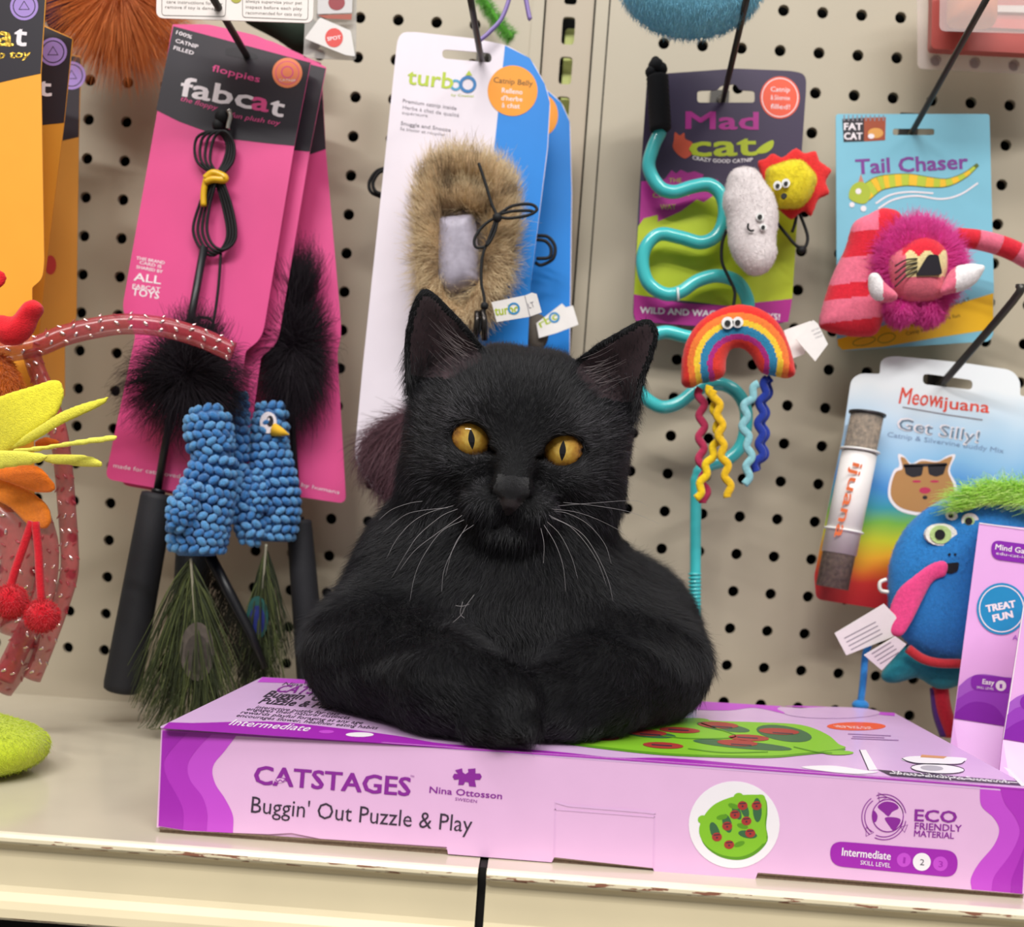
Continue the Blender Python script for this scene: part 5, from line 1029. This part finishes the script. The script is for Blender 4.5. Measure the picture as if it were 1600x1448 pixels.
def sock(x, y):
    X, Y_ = (x - 1240) / .3867, y / .3867; yy = Y_ + (X - 250) * .12
    if X > 345 and Y_ < 925: return LR
    return LPk if (yy < 935 or 1035 < yy < 1140 or 1200 < yy < 1292) else LR
m = MB(); pillow(m, flat(-.052), cr(q6([(370, 842), (300, 868), (240, 905), (210, 1000), (150, 1130), (104, 1290), (120, 1330), (230, 1358), (335, 1348), (372, 1230), (395, 1100), (440, 890)]), 4, True), .009, .012, LR, matfn=sock, h=.0011); m.build('striped_tail', lc, label='red and pink striped fabric tail')
m = MB(); tpx = cr(q6([(660, 960), (740, 968), (830, 990), (900, 1018), (960, 1050), (1040, 1080)]), 10)
for k in range(0, len(tpx) - 1, 10): m.tube([at(x, y, -.058) for x, y in tpx[k:k + 11]], [.0058] * len(tpx[k:k + 11]), LR if (k // 10) % 2 == 0 else LPk, 12)
m.build('striped_arm', lc, label='red and pink striped arm')
mag = felt('#d92c93'); m = MB(); pillow(m, flat(-.058), circ(*q6([(498, 1075)])[0], 70, 72, 36), .011, .016, mag, h=.0014); W_, Q_ = np.concatenate(m.v), np.array(m.f); mn_ = m.build('mane', lc)
fuzz('mane_fur', W_, Q_, 11000, .0085, .00013, mat('magenta fur', '#e23a9f', rough=.7, sheen=.3), mn_, flow=lambda P: unit(P - at(1430, 420, -.06)), lift=.7, kind='stuff', label='fuzzy magenta mane')
def face(x, y):
    X, Y_ = (x - 1240) / .3867, y / .3867
    if Y_ < 1022 + 12 * math.sin(X * .09) and X > 440: return LR
    if 455 < X < 620 and Y_ < 1118: return felt('#e3cf96')
    return felt('#dd6a7c')
m = MB(); pillow(m, flat(-.068), cr(q6([(385, 1050), (440, 1000), (500, 965), (560, 968), (610, 1010), (622, 1080), (605, 1140), (600, 1200), (520, 1220), (430, 1205), (395, 1140)]), 4, True), .010, .014, LR, matfn=face, h=.0010); m.build('face', lc, label='pink face with cream muzzle')
m = MB(); S = flat(-.0792); m.prism([S.p(*q) for q in rnd(q6([(545, 1028), (585, 1028), (602, 1108), (545, 1112), (494, 1112)]), 5)], (0, .004, 0), mat('black satin nose', '#1b1620', rough=.35)); m.build('nose', lc)
m = MB()
for k in range(4): m.tube([at(*q, -.0785) for q in cr(q6([(500, 1045 + k * 16), (455, 1050 + k * 22), (410, 1075 + k * 28)]), 4)], .0005, eyeB, 5)
m.build('whisker_stitches', lc)
def paw(x, y):
    X, Y_ = (x - 1240) / .3867, y / .3867
    return felt('#efe9ea') if (X < 362 and Y_ < 1215) or X > 655 else LPk
for pl_ in ([(300, 1130), (312, 1105), (340, 1105), (365, 1140), (410, 1180), (420, 1205), (390, 1222), (345, 1220), (310, 1190)], [(590, 1190), (610, 1130), (650, 1080), (710, 1066), (765, 1072), (770, 1090), (735, 1145), (690, 1172), (640, 1185)]):
    m = MB(); pillow(m, flat(-.076), cr(q6(pl_), 4, True), .006, .009, LPk, matfn=paw, h=.0010); m.build('paw', lc, label='pink arm with white paw')
for a, b in ((432, 1248), (548, 1250)):
    m = MB(); m.ell(at(*q6([(a, b)])[0], -.060), .0090, mag); ft_ = m.build('foot', lc); W_, Q_ = m.v[0], np.array([f if len(f) == 4 else (f[0], f[1], f[2], f[2]) for f in m.f]); fuzz('foot_fur', W_, Q_, 1600, .005, .00013, mat('magenta fur', ''), ft_, lift=1, kind='stuff')
# ------------------------------------------------------------------ sky blue card with tube of dried leaves
ct = thing('catnip_card', 'sky to rainbow coloured card holding a tube of dried catnip', 'packaging card', tuple(at(1470, 600, -.04))); S = flat(-.040); mb = MB()
gm = bpy.data.materials.new('rainbow landscape print'); gm.use_nodes = True; nt = gm.node_tree; tc_ = nt.nodes.new('ShaderNodeTexCoord'); sp = nt.nodes.new('ShaderNodeSeparateXYZ'); nt.links.new(tc_.outputs['Object'], sp.inputs[0])
mr = nt.nodes.new('ShaderNodeMapRange'); z1_ = S.p(1450, 560)[2] - at(1470, 600, -.04)[2]; z0_ = S.p(1450, 960)[2] - at(1470, 600, -.04)[2]; mr.inputs['From Min'].default_value = z1_; mr.inputs['From Max'].default_value = z0_
nz = nt.nodes.new('ShaderNodeTexNoise'); nz.inputs['Scale'].default_value = 18; nt.links.new(tc_.outputs['Object'], nz.inputs['Vector']); ad = nt.nodes.new('ShaderNodeMath'); ad.operation = 'MULTIPLY_ADD'; ad.inputs[1].default_value = .03; nt.links.new(nz.outputs['Fac'], ad.inputs[0]); nt.links.new(sp.outputs['Z'], ad.inputs[2]); nt.links.new(ad.outputs[0], mr.inputs['Value'])
rp = nt.nodes.new('ShaderNodeValToRGB'); nt.links.new(mr.outputs[0], rp.inputs['Fac']); e = rp.color_ramp.elements; e[0].color = lin('#eef2f6'); e[0].position = .02; e[1].color = lin('#8f1f2c'); e[1].position = 1
for q_, c_q in ((.14, '#c3dcf2'), (.3, '#8dbfe8'), (.40, '#4b92d8'), (.47, '#3f9aa8'), (.53, '#7cb548'), (.61, '#c9c832'), (.68, '#e9a630'), (.75, '#dd6a2c'), (.80, '#cc3430'), (.92, '#b32430')): n_ = e.new(q_); n_.color = lin(c_q)
nt.links.new(rp.outputs['Color'], nt.nodes['Principled BSDF'].inputs['Base Color']); nt.nodes['Principled BSDF'].inputs['Roughness'].default_value = .35; gm.node_tree.nodes['Principled BSDF'].inputs['Coat Weight'].default_value = .2
mb.card(S, rnd([(1375, 584), (1376, 560), (1398, 556), (1500, 566), (1582, 578), (1594, 595), (1594, 618), (1640, 624), (1640, 985), (1381, 952), (1275, 936), (1272, 900), (1317, 681), (1330, 592), (1345, 583)], [4, 14, 8, 4, 14, 8, 4, 8, 10, 4, 10, 6, 4, 10, 8]), gm, .0006, side=pr('#e8e6ea'), holes=[rnd([(1442, 585), (1450, 584), (1520, 594), (1519, 609), (1442, 600)], 7)])
MR = pr('#e2503f'); mb.text(S, 'Meow', (1404, 630), (1468, 636), 27, MR, .0004, bold=.01, shear=.12); mb.text(S, 'ijuana', (1468, 637), (1545, 645), 19, MR, .0004, bold=.02)
mb.line(S, [(1410, 636), (1480, 648), (1535, 656)], 2, gr, .0004); mb.text(S, 'Get Silly!', (1401, 670), (1528, 692), 20, WHT, .0006, bold=.04); mb.text(S, 'Get Silly!', (1403, 670), (1529, 691), 18, pr('#6a7f95'), .0008, bold=-.005)
mb.text(S, 'Catnip & Silvervine Buddy Mix', (1386, 682), (1568, 708), 8, pr('#7d93b5'), .0004)
TN = pr('#b98654'); mb.pp(S, cr([(1388, 760), (1396, 735), (1405, 728), (1403, 710), (1412, 712), (1424, 724), (1440, 717), (1465, 720), (1480, 712), (1493, 711), (1484, 735), (1495, 760), (1488, 790), (1450, 805), (1410, 800), (1390, 782)], 4, True), WHT, .0003)
mb.pp(S, cr([(1392, 760), (1399, 738), (1410, 732), (1407, 715), (1414, 716), (1424, 727), (1440, 720), (1463, 722), (1478, 716), (1488, 714), (1481, 736), (1490, 760), (1484, 784), (1450, 800), (1412, 795), (1394, 780)], 4, True), TN, .0005)
for p_ in ([(1412, 727), (1443, 727), (1440, 743), (1426, 746), (1415, 741)], [(1449, 727), (1479, 725), (1474, 741), (1462, 745), (1451, 741)], [(1411, 725), (1480, 723), (1480, 728), (1411, 730)]): mb.pp(S, rnd(p_, 3), BLK, .0007)
mb.pp(S, circ(1445, 766, 9, 5), pr('#c2365a'), .0007); mb.pp(S, circ(1445, 777, 4, 3), BLK, .0007); mb.pp(S, circ(1432, 752, 7, 2), pr('#c2365a'), .0007); mb.pp(S, circ(1460, 752, 7, 2), pr('#c2365a'), .0007)
mb.build('backing_card', ct)
leafm = mat('dried catnip', '#7b6a58', rough=.9, var=.55, scale=350, bump=1, bscale=700); lblm = mat('white tube label', '#e8e2e0', rough=.35, coat=.2)
a_, b_ = at(1355, 648, -.056), at(1300, 918, -.056); m = MB(); m.lathe(a_, b_, [(0, .0098), (1, .0098)], leafm, 24); m.build('dried_leaves', ct)
m = MB(); m.lathe(a_, b_, [(0, .0104), (1, .0104)], mat('clear tube', '#e6e2e0', rough=.1, alpha=.10, coat=.5), 24); m.lathe(a_ - (b_ - a_) * .012, a_, [(0, .0112), (1, .0112)], mat('dark tube cap', '#3b3a3c', rough=.35), 24); m.build('tube', ct, label='clear tube with dark cap')
m = MB(); m.lathe(a_ + (b_ - a_) * .22, a_ + (b_ - a_) * .80, [(0, .0107), (1, .0107)], lblm, 28); St = Surf(a_ + np.array([0, -.0112, 0]), np.cross(b_ - a_, (1, 0, 0)))
m.text(St, 'ijuana', (1333, 722), (1303, 838), 17, pr('#e2703f'), .0003, bold=.02); m.build('tube_label', ct)
for q_ in (.20, .66): m = MB(); P0 = a_ + (b_ - a_) * q_; m.lathe(P0, P0 + (b_ - a_) * .012, [(0, .0118), (.5, .0124), (1, .0118)], mat('white band', '#f0eeec', rough=.3), 24); m.build('strap', ct)
# ------------------------------------------------------------------ blue monster plush
mo_ = thing('monster_plush', 'blue many-eyed monster plush with pink tongue and lime green hair', 'plush toy', tuple(at(1500, 780, -.08))); bf = felt('#2c7fc4'); m = MB(); BY = -.074
bo = cr([(1497, 773), (1445, 797), (1411, 831), (1391, 878), (1388, 934), (1398, 977), (1424, 1011), (1463, 1028), (1497, 1033), (1560, 1025), (1615, 985), (1640, 900), (1620, 820), (1570, 778)], 4, True)
W_, Q_ = pillow(m, flat(BY), bo, .016, .034, bf, h=.0018); mob_ = m.build('body', mo_); fuzz('nap', W_, Q_, 9000, .0014, .0001, bf, mob_, lift=.9, kind='stuff')
def eyeb(x, y, rx, ry, iris, ir, pr_, th=.0): m = MB(); Y0 = BY - .0145 + th; dot(m, x, y, rx, Y0, felt('#f0efe4'), ry, .003); o = m.build('eye', mo_); m = MB(); dot(m, x - 1, y, ir, Y0 - .0006, iris, ir * .85); m.build('iris', o); m = MB(); dot(m, x - 2, y, pr_, Y0 - .0012, eyeB); m.build('pupil', o)
gi = felt('#b9d68a'); eyeb(1471, 835, 25, 17.5, gi, 17, 8); eyeb(1488, 806, 8.5, 7, gi, 4, 3, .002); eyeb(1516, 814, 13.5, 12.5, gi, 8, 5.5, .001); eyeb(1530, 845, 10, 13, gi, 5, 3)
m = MB(); S = flat(BY - .0165); m.prism([S.p(*q) for q in rnd([(1478, 880), (1499, 878), (1497, 892), (1486, 897), (1477, 894)], 4)], (0, .003, 0), eyeB); dot(m, 1484, 866, 1.8, BY - .0165, eyeB); dot(m, 1493, 866, 1.8, BY - .0165, eyeB); m.build('mouth', mo_)
m = MB(); pillow(m, Surf.three((1400, 980, BY - .016), (1480, 880, BY - .0175), (1440, 990, BY - .016)), cr(q7([(558, 788), (500, 798), (400, 868), (362, 930), (345, 1000), (352, 1050), (388, 1062), (420, 1020), (470, 930), (512, 862), (556, 838)]), 4, True), .0022, .004, felt('#e84a86'), h=.0009, bend=lambda a, b: .0015 * np.sin(a * 220)); m.build('tongue', mo_, label='long pink felt tongue')
gh = hairmix('lime hair', ['#c4f268', '#aee852', '#e8fca8']); P0 = []
for i in range(2600): x = random.uniform(1502, 1650); y = 790 - 16 * math.sin((x - 1500) / 150 * 3) + random.uniform(-16, 12); a = random.uniform(math.pi * .3, math.pi * 1.25); l = random.uniform(18, 58); P0.append([at(x + math.cos(a) * l * t, y - abs(math.sin(a)) * l * .75 * t + 12 * t * t, BY - .008 - random.uniform(0, .012) - .004 * t) for t in (0, .4, .7, 1)])
strands('hair', np.array(P0), .00016, gh, mo_, kind='stuff', label='lime green hair tuft')
m = MB(); pillow(m, flat(BY + .004), cr(q7([(400, 1085), (360, 1140), (318, 1205), (350, 1232), (400, 1225), (450, 1212), (500, 1240), (540, 1255), (600, 1240), (640, 1200), (640, 1120), (500, 1130)]), 4, True), .007, .010, felt('#23808c')); m.build('shorts', mo_, label='teal shorts')
m = MB(); m.tube([at(*q, BY - .010) for q in cr(q7([(418, 1106), (470, 1142), (530, 1158), (610, 1160)]), 5)], .0028, felt('#c22f36'), 8); m.build('belt', mo_, label='red belt')
m = MB(); m.tube([at(*q, BY) for q in cr(q7([(275, 1090), (262, 1130), (256, 1200), (250, 1260), (245, 1300)]), 5)], .0022, bf, 8); m.ell(at(*q7([(244, 1312)])[0], BY), (.0052, .004, .0036), bf); m.build('arm', mo_)
m = MB(); m.tube([at(*q, BY + .01) for q in cr(q7([(535, 1240), (548, 1330), (580, 1420)]), 5)], .0050, felt('#c8273a'), 8); m.tube([at(*q, BY + .012) for q in cr(q7([(520, 1250), (530, 1340), (556, 1420)]), 5)], .0040, felt('#5a2c86'), 8); m.build('leg', mo_, label='red and purple leg')
St1 = Surf.three((1310, 1000, BY - .012), (1385, 960, BY - .018), (1320, 1030, BY - .010)); tagp(mo_, St1, q7([(150, 1050), (330, 942), (372, 985), (395, 1050), (192, 1130)]), lambda m, S: [m.line(S, q7([(185 + k * 8, 1068 + k * 14), (300 + k * 8, 1008 + k * 14)]), 1.6, gr, .0003) for k in range(4)])
tagp(mo_, Surf.three((1360, 1030, BY - .018), (1410, 1000, BY - .022), (1370, 1045, BY - .016)), q7([(258, 1130), (372, 1062), (412, 1090), (322, 1185)]), lambda m, S: [m.line(S, q7([(285 + k * 10, 1125 + k * 12), (355 + k * 10, 1082 + k * 12)]), 1.6, gr, .0003) for k in range(4)])
m = MB(); m.tube([at(*q, BY - .004) for q in cr([(1385, 905), (1375, 910), (1376, 922), (1388, 925)], 5)], .0012, mat('white loop', '#e8e4dc', rough=.5), 6); m.build('hang_loop', mo_)
# ------------------------------------------------------------------ two upright purple boxes at right
LV, LV2 = pr('#edb4ec'), pr('#e2a6e6'); V1, V2, V3 = pr('#a95cc8'), pr('#9a3dbd'), pr('#8a22ad')
def upbox(label, Y, tl, bl, wpx, art, toe):
    t = thing('upright_puzzle_box', label, 'box', tuple(at(*bl, Y) * (1, 1, 0)), 'upright lavender boxes at the right'); P = at(*bl, Y); nB = nn(np.array([-.46, -1, 0])); S = Surf(P, nB)
    BL, BR = S.p(*bl), S.p(bl[0] + 140, bl[1] + 21); TL = S.p(*tl); TR = S.p(tl[0] + 140, tl[1] + 15); m = MB(); bk = -nB * .03
    m.prism([TL, TR, BR, BL], bk, LV); S2 = Surf(P + nB * .0003, nB); art(m, S2); m.build('carton', t)
    toeP = [S.p(x, y) for x, y in toe]; f0 = nB * .022; m = MB(); z = lambda p: np.array([p[0], p[1], 0.0])
    wl = np.cross(up, nB); wl = wl if wl[0] > 0 else -wl; Lf, Rf = z(BL) + f0, z(BR) + f0; Li = BL + wl * .001
    m.add([BL, BR, Lf + wl * .012 + up * .003, Rf + up * .003, z(BL), Lf, Rf, z(BR), z(BL) + bk, z(BR) + bk, BL + bk, BR + bk], [(0, 1, 3, 2), (0, 2, 5, 4), (2, 3, 6, 5), (1, 7, 6, 3), (4, 5, 6, 7), (10, 0, 4, 8), (1, 11, 9, 7), (8, 9, 11, 10)], LV2); m.build('slanted_tray', t); return t
def art1(m, S):
    m.line(S, [(1530, 817), (1640, 832)], 1.6, WHT, .0003); m.pp(S, rnd([(1549, 843), (1640, 855), (1640, 885), (1549, 873)], 14, 8), V3, .0003); m.text(S, 'Mind Games', (1555, 858), (1622, 868), 9, WHT, .0005, bold=.02); m.text(S, 'edu-cat-ional', (1556, 866), (1618, 875), 5, WHT, .0005)
    m.pp(S, circ(1565, 951, 39, 40.5, 40), pr('#1f8fc4'), .0003); m.line(S, circ(1565, 951, 34.5, 36, 40), 1.8, WHT, .0005, closed=True); m.text(S, 'TREAT', (1542, 956), (1587, 948), 11, WHT, .0005, bold=.06); m.text(S, 'FUN', (1553, 971), (1583, 964), 11, WHT, .0005, bold=.06)
    m.text(S, 'A fun puzzle', (1582, 999), (1640, 1007), 8, V2, .0003)
    m.pp(S, [(1498, 1072)] + cr([(1498, 1072), (1515, 1058), (1535, 1053), (1570, 1058), (1600, 1064)], 5) + [(1600, 1139), (1491, 1122)], V1, .0002); m.pp(S, [(1495, 1092)] + cr([(1495, 1092), (1520, 1078), (1550, 1078), (1600, 1092)], 5) + [(1600, 1139), (1491, 1122)], V2, .00035); m.pp(S, [(1492, 1114)] + cr([(1492, 1114), (1510, 1100), (1530, 1096), (1555, 1104), (1575, 1130)], 5) + [(1570, 1134), (1491, 1122)], V3, .0005)
    m.pp(S, rnd([(1517, 1053), (1640, 1064), (1640, 1088), (1517, 1078)], 12, 8), V3, .0006); m.text(S, 'Easy', (1535, 1068), (1553, 1070), 8, WHT, .0008, bold=.03); m.text(S, 'SKILL LEVEL', (1526, 1075), (1553, 1078), 4, WHT, .0008); m.pp(S, circ(1564, 1071, 8.2), WHT, .0008); m.text(S, '1', (1562, 1075), (1566, 1075), 7, V3, .001)
def art2(m, S):
    m.line(S, [(1610, 880), (1568, 1154)], 1.8, WHT, .0003); m.pp(S, [(1576, 1098)] + cr([(1576, 1098), (1590, 1088), (1610, 1082), (1650, 1080)], 5) + [(1650, 1168), (1568, 1154)], V1, .0002); m.pp(S, [(1574, 1116)] + cr([(1574, 1116), (1590, 1105), (1612, 1104), (1650, 1110)], 5) + [(1650, 1168), (1568, 1154)], V2, .00035); m.pp(S, [(1571, 1140)] + cr([(1571, 1140), (1590, 1128), (1610, 1124), (1650, 1140)], 5) + [(1650, 1168), (1568, 1154)], V3, .0005); m.pp(S, circ(1606, 1097, 12, 12), V3, .0006)
upbox('lavender puzzle box with a blue treat fun disc, left of two upright boxes', -.115, (1530, 817), (1490, 1123), .075, art1, [])
upbox('lavender box cut off by the right edge, in front of the treat fun box', -.185, (1612, 870), (1567, 1155), .075, art2, [])
